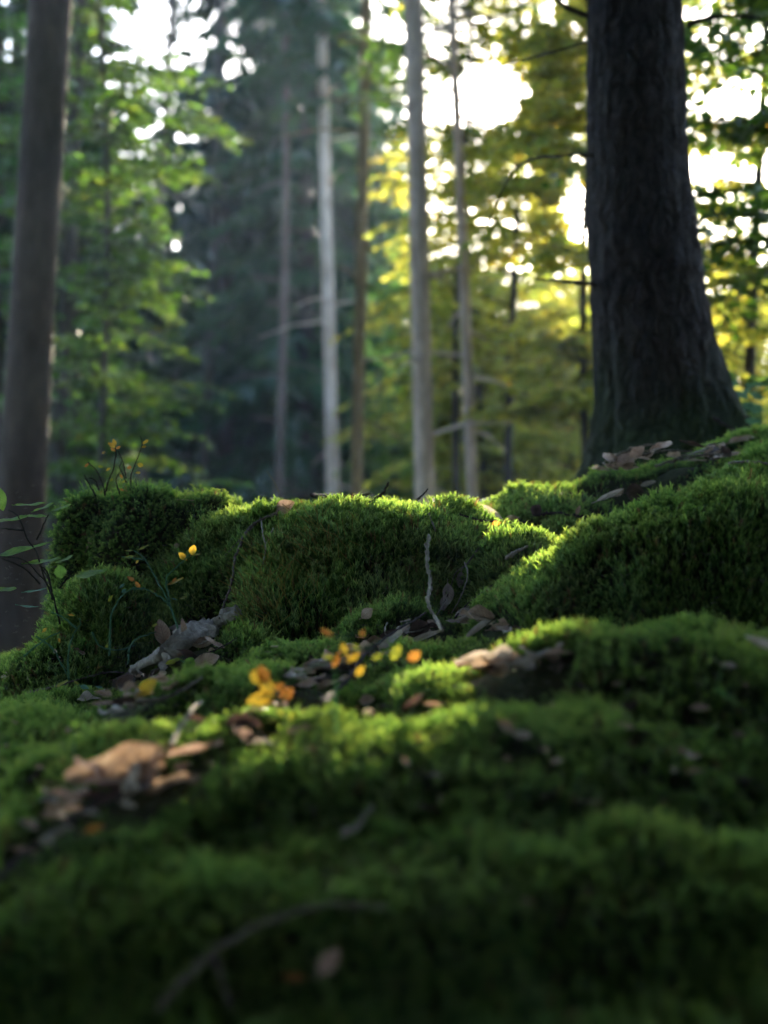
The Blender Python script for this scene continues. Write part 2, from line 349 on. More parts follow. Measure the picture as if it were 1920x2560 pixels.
# ------------------------------------------------------------------ the ground
MOUNDS = [  # px, py of the crest, depth of the crest, rx, ry, rot(deg), height, power
    (925, 1286, 2.66, 0.40, 0.30, 0, 0.30, 3.4),     # central mound
    (1075, 1294, 2.62, 0.20, 0.20, 0, 0.26, 2.2),
    (640, 1322, 2.68, 0.24, 0.26, 0, 0.28, 2.4),     # shoulder between stump and mound
    (985, 1400, 2.48, 0.20, 0.15, 0, 0.16, 2.4),     # shelf on the mound's face
    (760, 1430, 2.44, 0.13, 0.14, 0, 0.14, 2.2),
    (1010, 1520, 2.30, 0.10, 0.10, 0, 0.05, 2.0),
    (300, 1440, 2.54, 0.13, 0.11, 0, 0.22, 2.2),
    (480, 1500, 2.52, 0.12, 0.12, 0, 0.18, 2.2),
    (160, 1590, 2.46, 0.13, 0.12, 0, 0.14, 2.2),
    (860, 1326, 2.55, 0.12, 0.10, 0, 0.12, 2.2),
    (700, 1352, 2.56, 0.10, 0.10, 0, 0.12, 2.2),
    (1860, 1222, 2.12, 0.34, 0.22, 6, 0.30, 2.3),    # right mound
    (2150, 1225, 2.15, 0.34, 0.24, 0, 0.30, 2.3),
    (1600, 1292, 2.12, 0.20, 0.19, 20, 0.24, 2.2),
    (1450, 1368, 2.14, 0.17, 0.19, 10, 0.18, 2.2),
    (1325, 1450, 2.16, 0.12, 0.16, 10, 0.15, 2.2),
    (1300, 1345, 2.45, 0.15, 0.16, 0, 0.2, 2.2),
    (1560, 1562, 1.60, 0.25, 0.17, -8, 0.15, 2.3),   # hump in front of the right mound
    (1800, 1640, 1.55, 0.33, 0.18, -12, 0.12, 2.2),
    (1260, 1670, 1.74, 0.17, 0.13, 0, 0.07, 2.0),
    (1130, 1620, 1.95, 0.15, 0.13, 0, 0.06, 2.0),
    (930, 1790, 1.46, 0.37, 0.20, 5, 0.09, 2.2),     # foreground humps
    (600, 1930, 1.38, 0.27, 0.18, 20, 0.09, 2.2),
    (1330, 1800, 1.43, 0.33, 0.18, 0, 0.08, 2.0),
    (1500, 2060, 1.24, 0.27, 0.15, 0, 0.06, 2.0),
    (330, 2150, 1.24, 0.27, 0.16, 25, 0.07, 2.0),
    (900, 2150, 1.22, 0.25, 0.14, 0, 0.05, 2.0),
    (620, 1690, 1.80, 0.20, 0.14, 18, 0.07, 2.2),    # strip between the two litter gullies
    (250, 1790, 1.70, 0.30, 0.16, 15, 0.07, 2.2),
    (80, 1890, 1.56, 0.22, 0.14, 10, 0.06, 2.0),
    (840, 1610, 2.02, 0.15, 0.12, 0, 0.06, 2.0),
    (560, 1590, 2.28, 0.09, 0.10, 0, 0.05, 2.0),
    (1400, 1215, 3.05, 0.30, 0.30, 10, 0.26, 2.2),   # mounds at the foot of the big tree
    (1560, 1190, 3.15, 0.26, 0.26, 0, 0.24, 2.2),
    (1780, 1150, 3.20, 0.32, 0.26, 8, 0.2, 2.2),
    (1930, 1095, 3.30, 0.30, 0.30, 8, 0.2, 2.2),
    (2250, 1090, 3.00, 0.60, 0.50, 0, 0.3, 2.2),
]
_m = []
for (px, py, Y, rx, ry, rot, H, p) in MOUNDS:
    c = at(px, py, Y); _m.append((c.x, c.y, c.z - 0.022, rx, ry, R(rot), H, p))
YB = np.array([-60, -5, 0.3, 0.8, 1.05, 1.4, 1.9, 2.2, 3.0, 4.0, 6.0, 9.0, 16.0, 40, 90, 200])
ZB = np.array([-1.2, -0.5, -0.40, -0.355, -0.315, -0.25, -0.18, -0.14, -0.11, -0.14, -0.3, -0.5, -0.6, -0.4, 1.5, 8])
def ground_z(x, y):
    x = np.asarray(x, float); y = np.asarray(y, float)
    z = np.interp(y, YB, ZB)
    z = z + 0.075 * np.clip(x, -3, 0.8) * np.exp(-((y - 1.9) / 1.6) ** 2)
    # the ground climbs to the right behind the right mound, up to the big tree
    z = z + 0.56 / (1 + np.exp(-(x - 0.50) / 0.11)) * np.exp(-((y - 4.5) / 1.35) ** 2)
    z = z + 0.25 * fbm(x * 0.35, y * 0.35, 3, 3) * np.clip((y - 5) / 6, 0, 1)
    wx = x + 0.035 * fbm(x * 5, y * 5, 21, 3); wy = y + 0.035 * fbm(x * 5 + 40, y * 5, 22, 3)
    k = 0.010
    acc = np.exp(np.clip(z / k, -600, 600)); ref = z.copy()
    hs = [z]
    for (cx, cy, top, rx, ry, a, H, p) in _m:
        dx = wx - cx; dy = wy - cy
        u = (dx * math.cos(a) + dy * math.sin(a)) / rx; v = (-dx * math.sin(a) + dy * math.cos(a)) / ry
        r = np.sqrt(u * u + v * v)
        s = np.where(r < 1, (1 - np.clip(r, 0, 1) ** p) ** (1 / 1.6), 1 - r * 1.0)
        s = np.where(r < 1, s, -(r - 1) * 3)
        hs.append(top - CZ - H + H * s)
    hs = np.stack(hs); mx = hs.max(0)
    z = mx + k * np.log(np.exp((hs - mx) / k).sum(0))
    near = np.exp(-((y - 2) / 3.0) ** 2) * np.exp(-(x / 3.0) ** 2)
    z = z + near * (0.024 * fbm(x * 8, y * 8, 5, 2) + 0.007 * fbm(x * 30, y * 30, 8, 2))
    return z + CZ
def spaced(a0, a1, step, lo, hi, g=1.22):
    c = list(np.arange(a0, a1 + 1e-6, step))
    s = step; v = c[-1]
    while v < hi: s *= g; v += s; c.append(v)
    s = step; v = c[0]; pre = []
    while v > lo: s *= g; v -= s; pre.append(v)
    return np.array(pre[::-1] + c)
gx = spaced(-1.15, 1.6, 0.0125, -160, 160); gy = spaced(0.45, 4.6, 0.0125, -70, 220)
GX, GY = np.meshgrid(gx, gy); GZ = ground_z(GX, GY)
nx, ny = len(gx), len(gy)
GV = np.stack([GX.ravel(), GY.ravel(), GZ.ravel()], -1)
ii = (np.arange(ny - 1)[:, None] * nx + np.arange(nx - 1)[None, :]).ravel()
GF = np.stack([ii, ii + 1, ii + nx + 1, ii + nx], -1)
ground = obj('forest_ground', np_mesh('forest_ground', GV, GF, M_ground))
tag(ground, kind='structure')

# ------------------------------------------------------------------ the mossy stump on the left
def build_stump():
    c = at(388, 1300, 2.78); topz = at(372, 1264, 2.70).z
    R0 = 0.150; nth = 120
    botz = CZ - 0.22
    prof = []                                   # (radius factor, z)
    for t in np.linspace(0, 1, 12)[:-1]: prof.append((t * 0.78, topz + 0.006 * (1 - t)))
    for a in np.linspace(0, math.pi / 2, 9): prof.append((0.78 + 0.22 * math.sin(a), topz - 0.05 * (1 - math.cos(a))))
    for t in np.linspace(0, 1, 40)[1:]:
        prof.append((1.0 - 0.05 * math.sin(t * 3.1) + 0.42 * t ** 3.0, topz - 0.05 + (botz - topz + 0.05) * t))
    th = np.linspace(0, 2 * np.pi, nth, endpoint=False)
    V = []
    for (rf, z) in prof:
        f = rf * R0
        x = np.cos(th) * f * 1.06; y = np.sin(th) * f * 0.95
        depth = np.clip((topz - z) / (topz - botz), 0, 1)
        nz = fbm(np.cos(th) * 2.2 + 5 + z * 2, np.sin(th) * 2.2 + z * 5, 31, 4)
        butt = np.maximum(0, np.cos(3 * (th - 0.5))) ** 2 * depth ** 2 * 0.07     # root buttresses
        rad = 1 + 0.30 * nz * min(1, rf * 1.3) + 0.10 * fbm(np.cos(th) * 5 + 2, np.sin(th) * 5 + z * 16, 36, 3) * min(1, rf)
        lean = -0.05 * depth                                                         # foot spreads to the left
        V.append(np.stack([c.x + x * rad + np.cos(th) * butt + lean, c.y + y * rad + np.sin(th) * butt,
                           z + 0.04 * fbm(x * 14, y * 14 + 3, 33, 3) * (1 - depth)], -1))
    V = np.array(V).reshape(-1, 3)
    n = len(prof); i = np.arange(n - 1)[:, None] * nth; j = np.arange(nth)[None, :]; j2 = (j + 1) % nth
    F = np.stack([i + j, i + nth + j, i + nth + j2, i + j2], -1).reshape(-1, 4)
    # bulges on the front
    for (px, py, rad, push) in [(300, 1390, 0.07, 0.035), (520, 1330, 0.06, 0.03), (450, 1460, 0.06, 0.025), (200, 1560, 0.07, 0.03)]:
        b = at(px, py, 2.58); d = np.linalg.norm((V - np.array(b)) * [1, 0.7, 1.4], axis=1)
        w = np.exp(-(d / rad) ** 2); V[:, 1] -= push * w; V[:, 2] += 0.012 * w
    return V, F
SV, SF = build_stump()
stump = obj('mossy_stump', np_mesh('mossy_stump', SV, SF, M_stump))
tag(stump, 'broad flat-topped old stump overgrown with moss, left of the central mound', 'stump')

bvh = BVHTree.FromPolygons([tuple(v) for v in np.vstack([GV, SV])], [tuple(f) for f in np.vstack([GF, SF + len(GV)])])
MOSS_T = 0.024
_gn = np.zeros(len(GV) * 3, np.float32); ground.data.vertex_normals.foreach_get('vector', _gn); _gn = _gn.reshape(-1, 3)
_sn = np.zeros(len(SV) * 3, np.float32); stump.data.vertex_normals.foreach_get('vector', _sn); _sn = _sn.reshape(-1, 3)
if (_sn[:, :2] * (SV[:, :2] - SV[:, :2].mean(0))).sum() < 0: _sn = -_sn
_sel = np.where((np.abs(GV[GF[:, 0], 0]) < 4) & (GV[GF[:, 0], 1] < 8) & (GV[GF[:, 0], 1] > -1))[0]
bvh_top = BVHTree.FromPolygons([tuple(v) for v in np.vstack([GV + _gn * 0.023, SV + _sn * 0.014])], [tuple(f) for f in np.vstack([GF[_sel], SF + len(GV)])])
def hit(px, py, lift=0.0):
    """point on the moss surface seen at a photograph pixel"""
    d = ray(px, py); p, n, i, t = bvh_top.ray_cast(Vector((0, 0, CZ)), d)
    if p is None or p.y > 7: p = at(px, py, 3.0); n = Vector((0, 0, 1))
    if n.z < 0: n = -n
    if n.y > 0.2: n = Vector((n.x, -n.y * 0.3, n.z)).normalized()
    return p + n * lift, n
def drop(x, y, lift=0.0):
    p, n, i, t = bvh.ray_cast(Vector((x, y, 6)), Vector((0, 0, -1)))
    return p + Vector((0, 0, lift)), n

# ------------------------------------------------------------------ moss carpet (countless shoots)
def moss_shoot(name, seed, h, nleaf, lean, spread, wid):
    g = np.random.default_rng(seed); A = Acc()
    az0 = g.uniform(0, 6.28)
    def stem(t): return np.array([lean * t * t * 0.55, 0, t * h])
    for i in range(nleaf):
        t = 0.25 + 0.75 * (i / (nleaf - 1)) ** 0.8
        az = az0 + i * 2.4 + g.uniform(-.3, .3)
        L = h * g.uniform(0.34, 0.5) * (1.12 - 0.3 * t)
        out = np.array([math.cos(az), math.sin(az), 0]); side = np.array([-math.sin(az), math.cos(az), 0])
        p = stem(t); pts = []
        open_ = spread * (1.1 - 0.75 * t)
        ang = R(90) - open_
        q = p.copy(); pts.append(q.copy())
        for k in range(3):
            ang -= 0.22 + 0.1 * g.uniform()
            dirv = out * math.cos(ang) + np.array([0, 0, math.sin(ang)]) + np.array([lean / h * 0.45 * (k + 1) / 3 * 2.0, 0, 0])
            dirv /= np.linalg.norm(dirv); q = q + dirv * L / 3; pts.append(q.copy())
        w = wid * g.uniform(0.8, 1.2)
        V = np.array([pts[0] - side * w * .6, pts[0] + side * w * .6, pts[1] - side * w, pts[1] + side * w, pts[2] - side * w * .6, pts[2] + side * w * .6, pts[3]])
        tv = np.array([t * 0.75, t * 0.75, t * .85, t * .85, t * .95, t * .95, t])
        A.add(V, [[0, 1, 3, 2], [2, 3, 5, 4]], [[4, 5, 6]], tv)
    return A.mesh(name, M_moss)
shoot_col = bpy.data.collections.new('moss_shoots')
NV = 8
for k in range(NV):
    me = moss_shoot('moss_shoot', 40 + k, [0.035, 0.036, 0.034, 0.038, 0.036, 0.032, 0.024, 0.027][k], [15, 16, 14, 17, 15, 13, 20, 18][k], [0.006, 0.011, 0.002, 0.014, 0.008, 0.004, 0.016, 0.02][k], R([22, 18, 26, 20, 16, 30, 52, 44][k]), 0.0009 if k < 6 else 0.0013)
    shoot_col.objects.link(bpy.data.objects.new('moss_shoot_source_%d' % k, me))

def moss_nodes():
    ng = bpy.data.node_groups.new('scatter_moss', 'GeometryNodeTree')
    ng.interface.new_socket('Geometry', in_out='INPUT', socket_type='NodeSocketGeometry')
    ng.interface.new_socket('Geometry', in_out='OUTPUT', socket_type='NodeSocketGeometry')
    N = ng.nodes; L = ng.links
    gi = N.new('NodeGroupInput'); go = N.new('NodeGroupOutput')
    ci = N.new('GeometryNodeCollectionInfo'); ci.inputs['Collection'].default_value = shoot_col
    ci.inputs['Separate Children'].default_value = True; ci.inputs['Reset Children'].default_value = True
    ip = N.new('GeometryNodeInstanceOnPoints'); ip.inputs['Pick Instance'].default_value = True
    def named(nm, ty):
        a = N.new('GeometryNodeInputNamedAttribute'); a.data_type = ty; a.inputs['Name'].default_value = nm; return a
    r = named('rot', 'FLOAT_VECTOR'); s = named('scl', 'FLOAT'); v = named('var', 'INT')
    e = N.new('FunctionNodeEulerToRotation'); L.new(r.outputs['Attribute'], e.inputs[0])
    m2p = N.new('GeometryNodeMeshToPoints')
    L.new(gi.outputs[0], m2p.inputs['Mesh']); L.new(m2p.outputs[0], ip.inputs['Points'])
    L.new(ci.outputs[0], ip.inputs['Instance']); L.new(v.outputs['Attribute'], ip.inputs['Instance Index'])
    L.new(e.outputs[0], ip.inputs['Rotation']); L.new(s.outputs['Attribute'], ip.inputs['Scale'])
    L.new(ip.outputs[0], go.inputs[0])
    return ng
NG = moss_nodes()

def sample_faces(V, F, count_per_m2, keep):
    """random points on quads; density may vary per face through keep(centre)->0..1"""
    a = V[F[:, 0]]; b = V[F[:, 1]]; c = V[F[:, 2]]; d = V[F[:, 3]]
    n1 = np.cross(c - a, d - b); area = 0.5 * np.linalg.norm(n1, axis=1)
    nrm = n1 / (2 * area[:, None] + 1e-12); nrm *= np.sign(nrm[:, 2:3] + 1e-9)
    cen = (a + b + c + d) / 4
    ex = area * count_per_m2 * keep(cen, nrm)
    cnt = np.floor(ex + rng.random(len(ex))).astype(int)
    idx = np.repeat(np.arange(len(F)), cnt)
    u = rng.random(len(idx))[:, None]; v = rng.random(len(idx))[:, None]
    P = (a[idx] * (1 - u) + b[idx] * u) * (1 - v) + (d[idx] * (1 - u) + c[idx] * u) * v
    return P, nrm[idx]
def moss_object(name, P, Nn, scale, label, up=0.55):
    n = len(P)
    ax = Nn * (1 - up) + np.array([0, 0, 1.0]) * up + rng.normal(0, 0.12, (n, 3)); ax /= np.linalg.norm(ax, axis=1)[:, None]
    yaw = rng.uniform(0, 2 * np.pi, n)
    # euler XYZ with R = Rz(az) Ry(pol) Rz(yaw): convert numerically
    pol = np.arccos(np.clip(ax[:, 2], -1, 1)); az = np.arctan2(ax[:, 1], ax[:, 0])
    ca, sa, cp, sp, cy, sy = np.cos(az), np.sin(az), np.cos(pol), np.sin(pol), np.cos(yaw), np.sin(yaw)
    r00 = ca * cp * cy - sa * sy; r10 = sa * cp * cy + ca * sy; r20 = -sp * cy
    r21 = sp * sy; r22 = cp
    rot = np.stack([np.arctan2(r21, r22), np.arcsin(np.clip(-r20, -1, 1)), np.arctan2(r10, r00)], -1).astype(np.float32)
    me = bpy.data.meshes.new(name); me.vertices.add(n); me.vertices.foreach_set('co', P.astype(np.float32).ravel())
    a = me.attributes.new('rot', 'FLOAT_VECTOR', 'POINT'); a.data.foreach_set('vector', rot.ravel())
    a = me.attributes.new('scl', 'FLOAT', 'POINT'); a.data.foreach_set('value', scale.astype(np.float32))
    a = me.attributes.new('var', 'INT', 'POINT'); a.data.foreach_set('value', np.where(fbm(P[:, 0] * 7, P[:, 1] * 7 + P[:, 2] * 5, 81, 3) + rng.normal(0, .08, n) > 0.12, rng.integers(NV - 2, NV, n), rng.integers(0, NV - 2, n)).astype(np.int32))
    me.update()
    o = obj(name, me); md = o.modifiers.new('scatter', 'NODES'); md.node_group = NG
    tag(o, label, kind='stuff')
    return o

# strips of bare litter where the moss thins out: polylines in photograph pixels
GULLIES = [([(60, 2090), (230, 1990), (350, 1960), (480, 1900), (640, 1815), (760, 1770)], 0.02),
           ([(240, 1765), (360, 1700), (450, 1640), (520, 1580)], 0.05),
           ([(700, 1760), (860, 1660), (980, 1600), (1100, 1560), (1260, 1560)], 0.03),
           ([(1150, 1660), (1290, 1660), (1390, 1630)], 0.025), ([(900, 1780), (1060, 1780)], 0.03),
           ([(1560, 1170), (1680, 1165), (1800, 1120)], 0.06), ([(1480, 1150), (1580, 1130), (1700, 1110)], 0.12)]
gp = []
for pl, w in GULLIES:
    pts = np.array([list(hit(*q)[0]) for q in pl])
    sp_ = smooth_path(pts, 30); gp.append((sp_, w))
# ------------------------------------------------------------------ sun gaps in the canopy
SUN_SPOTS = []       # (x, z, half width, half height) windows on the plane y = 2.6, seen along the sun's direction
def window(px0, py0, px1, py1, Y):
    a = at(px0, py1, Y); b = at(px1, py0, Y); k = (2.6 - Y) / SUN.y
    sh = SUN * k
    return (min(a.x, b.x) + sh.x, max(a.x, b.x) + sh.x, min(a.z, b.z) + sh.z, max(a.z, b.z) + sh.z)
SUN_SPOTS.append((*window(600, 1215, 1500, 1350, 2.65), 0.985))
SUN_SPOTS.append((*window(190, 1200, 640, 1290, 2.75), 0.6))
SUN_SPOTS.append((*window(1440, 1130, 1920, 1300, 2.4), 0.5))
for (px, py, r) in [(1200, 1650, 30), (520, 1600, 30)]:
    p, _n = hit(px, py); q = p + SUN * ((2.6 - p.y) / SUN.y); w = r / FPX * p.y
    SUN_SPOTS.append((q.x - w, q.x + w, q.z - w, q.z + w, 0.8))
def keep_open(C, g, sun_only=False):
    """which leaves at world positions C stay: crowns have gaps where the sun breaks through"""
    keep = np.ones(len(C), bool)
    t = (C[:, 1] - 2.6) / SUN.y
    X = C[:, 0] - SUN.x * t; Z = C[:, 2] - SUN.z * t
    for (x0, x1, z0, z1, pr) in SUN_SPOTS:
        ins = (X > x0 - .05) & (X < x1 + .05) & (Z > z0 - .05) & (Z < z1 + .05) & (C[:, 1] > 3)
        keep &= ~(ins & (g.random(len(C)) < pr))
    if sun_only: return keep
    # the gap beside the big trunk through which the sun itself is seen
    d = C - np.array([0, 0, CZ]); f = np.array([0, math.cos(PITCH), math.sin(PITCH)]); up = np.array([0, -math.sin(PITCH), math.cos(PITCH)])
    w = d @ f; u = 960 + FPX * d[:, 0] / w; v = 1280 - FPX * (d @ up) / w
    for (cx, cy, rx, ry, pr) in GAPS:
        e = ((u - cx) / rx) ** 2 + ((v - cy) / ry) ** 2
        keep &= ~((e < 1) & (w > 0) & (g.random(len(C)) < pr * np.clip(1.6 - 1.2 * e, 0, 1)))
    return keep
GAPS = [(1455, 525, 55, 105, 1.0), (1220, 235, 120, 85, 0.96), (1090, 290, 60, 70, 0.6), (400, 60, 150, 80, 0.9), (1790, 270, 50, 60, 0.6), (230, 300, 70, 130, 0.3), (560, 80, 160, 80, 0.5)]

# ------------------------------------------------------------------ trees
def leaf_quads(C, D, N, L, Wd, g):
    """folded diamond leaves: centres C, directions D, normals N"""
    n = len(C); Sd = np.cross(N, D); Sd /= np.linalg.norm(Sd, axis=1)[:, None] + 1e-9
    L = L[:, None]; Wd = Wd[:, None]
    b = C; tip = C + D * L - N * L * 0.12; l = C + D * L * 0.45 + Sd * Wd + N * Wd * 0.3; r = C + D * L * 0.45 - Sd * Wd + N * Wd * 0.3
    V = np.stack([b, l, tip, r], 1).reshape(-1, 3)
    k = np.arange(n)[:, None] * 4
    T = np.vstack([k + np.array([[0, 2, 1]]), k + np.array([[0, 3, 2]])])
    return V, T
def norm(v): return v / (np.linalg.norm(v, axis=-1, keepdims=True) + 1e-9)

def trunk_mesh(name, base, top, r0, r1, material, seed, flare=0.3, rough=0.03, n=40, sides=20, bend=0.1):
    g = np.random.default_rng(seed)
    t = np.linspace(0, 1, n) ** 1.3
    b = np.array(base); d = np.array(top) - b
    pts = b + t[:, None] * d
    ph = g.uniform(0, 6.28, 2)
    pts[:, 0] += bend * np.sin(t * 5 + ph[0]) * t; pts[:, 1] += bend * np.sin(t * 4 + ph[1]) * t
    H = np.linalg.norm(d)
    rad = r0 + (r1 - r0) * t + r0 * flare * np.exp(-t * H / 0.35)
    V, F, T = tube_arrays(pts - b, rad, sides)
    ring = V[:-2].reshape(n, sides, 3); ctr = (pts - b)[:, None, :]
    th = np.linspace(0, 2 * np.pi, sides, endpoint=False)
    nz = fbm(np.cos(th)[None] * 1.6 + 7 + t[:, None] * 0, np.sin(th)[None] * 1.6 + (pts[:, 2] - b[2])[:, None] * 1.5, seed + 3, 4)
    butt = 1 + flare * 0.8 * np.exp(-(pts[:, 2] - b[2])[:, None] / 0.3) * np.cos(5 * th + 1)[None] * 0.5
    ring = ctr + (ring - ctr) * (1 + rough * 4 * nz)[..., None] * butt[..., None]
    V = np.vstack([ring.reshape(-1, 3), V[-2:]])
    return np_mesh(name, V, [F, T], material), pts
def tree_root(name, base, label, cat='tree', group=None):
    return tag(empty(name, base), label, cat, group)

def beech(label, base, top, r0, r1, barkm, leafm, seed, z0, z1, nb=40, Lb=(1.2, 2.4), leaf=0.075, sub=11, nl=13, group=None, azr=None, trunk_kw={}, name='beech_tree', droop=0.35, dens=1.0, ntilt=0.8):
    """trunk > branches > flat sprays of leaves, between heights z0 and z1 above the base"""
    g = np.random.default_rng(seed)
    root = tree_root(name, base, label, group=group)
    tm, pts = trunk_mesh('trunk', base, top, r0, r1, barkm, seed, **trunk_kw)
    obj('trunk', tm, root)
    B = Acc(); Lf = Acc(); b0 = np.array(base); LQ = []; LD = []; LT = []; TW = []
    tz = pts[:, 2] - b0[2]
    for i in range(nb):
        h = z0 + (z1 - z0) * (i + g.uniform(0, 1)) / nb
        s = np.array([np.interp(h, tz, pts[:, k]) for k in range(3)])
        az = g.uniform(0, 6.283) if azr is None else R(g.uniform(*azr))
        Ln = g.uniform(*Lb) * (1.0 - 0.35 * abs((h - z0) / (z1 - z0) - 0.4))
        m = 9; t = np.linspace(0, 1, m)
        el = R(g.uniform(5, 35))
        sp = s + np.stack([np.cos(az + 0.3 * np.sin(t * 3 + i)) * t * Ln * math.cos(el), np.sin(az + 0.3 * np.sin(t * 3 + i)) * t * Ln * math.cos(el), t * Ln * math.sin(el) - droop * Ln * t * t], -1)
        if not keep_open(sp[3:], g, True).all(): continue
        V, F, T = tube_arrays(sp - b0, np.linspace(0.016, 0.003, m) * Ln / 1.6, 5); B.add(V, F, T)
        for j in range(sub):
            u = 0.12 + 0.88 * (j + g.uniform(0, .6)) / sub
            p = np.array([np.interp(u, t, sp[:, k]) for k in range(3)])
            bd = sp[min(int(u * (m - 1)) + 1, m - 1)] - sp[int(u * (m - 1)) if u < 1 else m - 2]; bd = bd / (np.linalg.norm(bd) + 1e-9)
            if j == sub - 1: ang = 0
            else: ang = (1 if j % 2 else -1) * R(g.uniform(35, 65))
            sd = np.array([bd[0] * math.cos(ang) - bd[1] * math.sin(ang), bd[0] * math.sin(ang) + bd[1] * math.cos(ang), bd[2] * 0.6 + g.uniform(-.25, .1)])
            SLn = Ln * g.uniform(0.22, 0.4) * (1.15 - 0.6 * u)
            k = max(3, int(nl * dens * SLn / 0.45)); w = (np.arange(k) + g.uniform(0, .8, k)) / k
            q = p + w[:, None] * SLn * sd; q[:, 2] -= 0.22 * SLn * w * w
            TW.append([p, p + sd * SLn * .5, p + sd * SLn])
            sgn = np.where(np.arange(k) % 2, 1.0, -1.0); la = sgn * np.radians(g.uniform(30, 70, k))
            D = np.stack([sd[0] * np.cos(la) - sd[1] * np.sin(la), sd[0] * np.sin(la) + sd[1] * np.cos(la), g.uniform(-.5, .05, k)], -1)
            LQ.append(q); LD.append(D); LT.append(np.clip(g.beta(2, 3.5) * 0.6 + g.uniform(0, .45, k), 0, 1))
    if LQ:
        q = np.vstack(LQ); D = norm(np.vstack(LD)); tn = np.concatenate(LT)
        kp_ = keep_open(q, g); q, D, tn = q[kp_], D[kp_], tn[kp_]
        Nn_ = norm(np.array([0, 0, 1.0]) + g.normal(0, ntilt, (len(q), 3))); LL = leaf * g.uniform(0.7, 1.25, len(q))
        V, T = leaf_quads(q - b0, D, Nn_, LL, LL * 0.32, g); Lf.add(V, None, T, np.repeat(tn, 4))
        TW = np.array(TW); kt = keep_open(TW[:, 0], g) & keep_open(TW[:, 1], g) & keep_open(TW[:, 2], g); TW = TW[kt] - b0
        # all side twigs at once: three-sided tapering prisms
        if len(TW):
            d = norm(TW[:, 2] - TW[:, 0]); a_ = norm(np.cross(d, np.array([0.1, 0.2, 1.0]))); c_ = np.cross(d, a_)
            rings = []
            for kx, rr_ in enumerate((0.004, 0.003, 0.0015)):
                for th_ in (0, 2.094, 4.189): rings.append(TW[:, kx] + rr_ * (math.cos(th_) * a_ + math.sin(th_) * c_))
            V = np.stack(rings, 1).reshape(-1, 3); kk = np.arange(len(TW))[:, None] * 9
            B.add(V, np.vstack([kk + np.array([[r_ + x_, r_ + (x_ + 1) % 3, r_ + 3 + (x_ + 1) % 3, r_ + 3 + x_]]) for r_ in (0, 3) for x_ in range(3)]))
    bm_ = B.mesh('branches', M_branch)
    if bm_: tag(obj('branches', bm_, root), kind='stuff')
    lm = Lf.mesh('crown', leafm, False)
    if lm: tag(obj('crown', lm, root), kind='stuff')
    return root

def spruce_crown(seed, z0, z1, Lmax, leafm, step=0.3, per=6, needle=0.05, droop=0.55, sag=0.35, taper=0.8, fil=None, spars=1.0, tw=16):
    g = np.random.default_rng(seed); B = Acc(); N_ = Acc()
    h = z0
    while h < z1:
        f = (h - z0) / (z1 - z0)
        for i in range(per):
            if g.random() > spars: continue
            az = g.uniform(0, 6.283); L = Lmax * (1 - taper * f) * g.uniform(0.55, 1.1) * min(1, 0.55 + f * 5)
            m = 7; t = np.linspace(0, 1, m)
            sp = np.stack([np.cos(az) * t * L, np.sin(az) * t * L, h + g.uniform(-.12, .12) + L * (0.12 * t - droop * t * t + 0.22 * t ** 4)], -1)
            V, F, T = tube_arrays(sp, np.linspace(0.018, 0.004, m), 4); B.add(V, F, T)
            k = max(6, int(tw * L)); u = np.sort(g.uniform(0.15, 1, k))
            p = np.stack([np.interp(u, t, sp[:, c]) for c in range(3)], -1)
            s = np.where(np.arange(k) % 2, 1., -1.); a = az + s * np.radians(g.uniform(30, 75, k))
            tl = (0.22 + 0.3 * g.random(k)) * (1.1 - 0.5 * u) * min(1.3, L)
            d = np.stack([np.cos(a), np.sin(a), -sag * 2 * g.uniform(.3, 1.4, k)], -1); d = norm(d)
            mid = p + d * tl[:, None] * .5; tip = mid + norm(d + np.array([0, 0, -sag * 1.3])) * tl[:, None] * .5
            sd = norm(np.cross(d, np.array([0, 0, 1.0])) + g.normal(0, .4, (k, 3)))
            w = needle * g.uniform(.6, 1.2, k)[:, None]
            V = np.stack([p - sd * w * .7, p + sd * w * .7, mid - sd * w, mid + sd * w, tip - sd * w * .3, tip + sd * w * .3], 1).reshape(-1, 3)
            kk = np.arange(k)[:, None] * 6
            Q = np.vstack([kk + np.array([[0, 1, 3, 2]]), kk + np.array([[2, 3, 5, 4]])])
            up_ = norm(np.cross(sd, d))
            V2 = np.stack([p - up_ * w * .7, p + up_ * w * .7, mid - up_ * w, mid + up_ * w, tip - up_ * w * .3, tip + up_ * w * .3], 1).reshape(-1, 3)
            V = np.vstack([V, V2]); Q = np.vstack([Q, Q + 6 * k])
            tn = np.repeat(np.clip(g.uniform(0, .5) + g.uniform(0, .5, k), 0, 1), 6); tn = np.concatenate([tn, tn])
            if fil is not None:
                ok = keep_open(mid + fil, g); okf = np.concatenate([ok, ok, ok, ok]); Q = Q[okf]
                if not len(Q): continue
            N_.add(V, Q, None, tn)
        h += step * g.uniform(.7, 1.3)
    return B.mesh('branches', M_branch), N_.mesh('crown', leafm, False)
def spruce(label, base, top, r0, r1, barkm, crown, group=None, seed=0, trunk_kw={}, name='spruce_tree', yaw=0.0, sc=1.0):
    root = tree_root(name, base, label, group=group)
    tm, pts = trunk_mesh('trunk', base, top, r0, r1, barkm, seed, **trunk_kw); obj('trunk', tm, root)
    if crown:
        for nm, me in zip(('branches', 'crown'), crown):
            if me is None: continue
            o = tag(obj(nm, me, root), kind='stuff'); o.rotation_euler.z = yaw; o.scale = (sc, sc, sc)
            d = Vector(top) - Vector(base); o.rotation_euler.x = -d.y / d.z; 
    return root
def gz(x, y): return float(ground_z(np.array([x]), np.array([y]))[0])
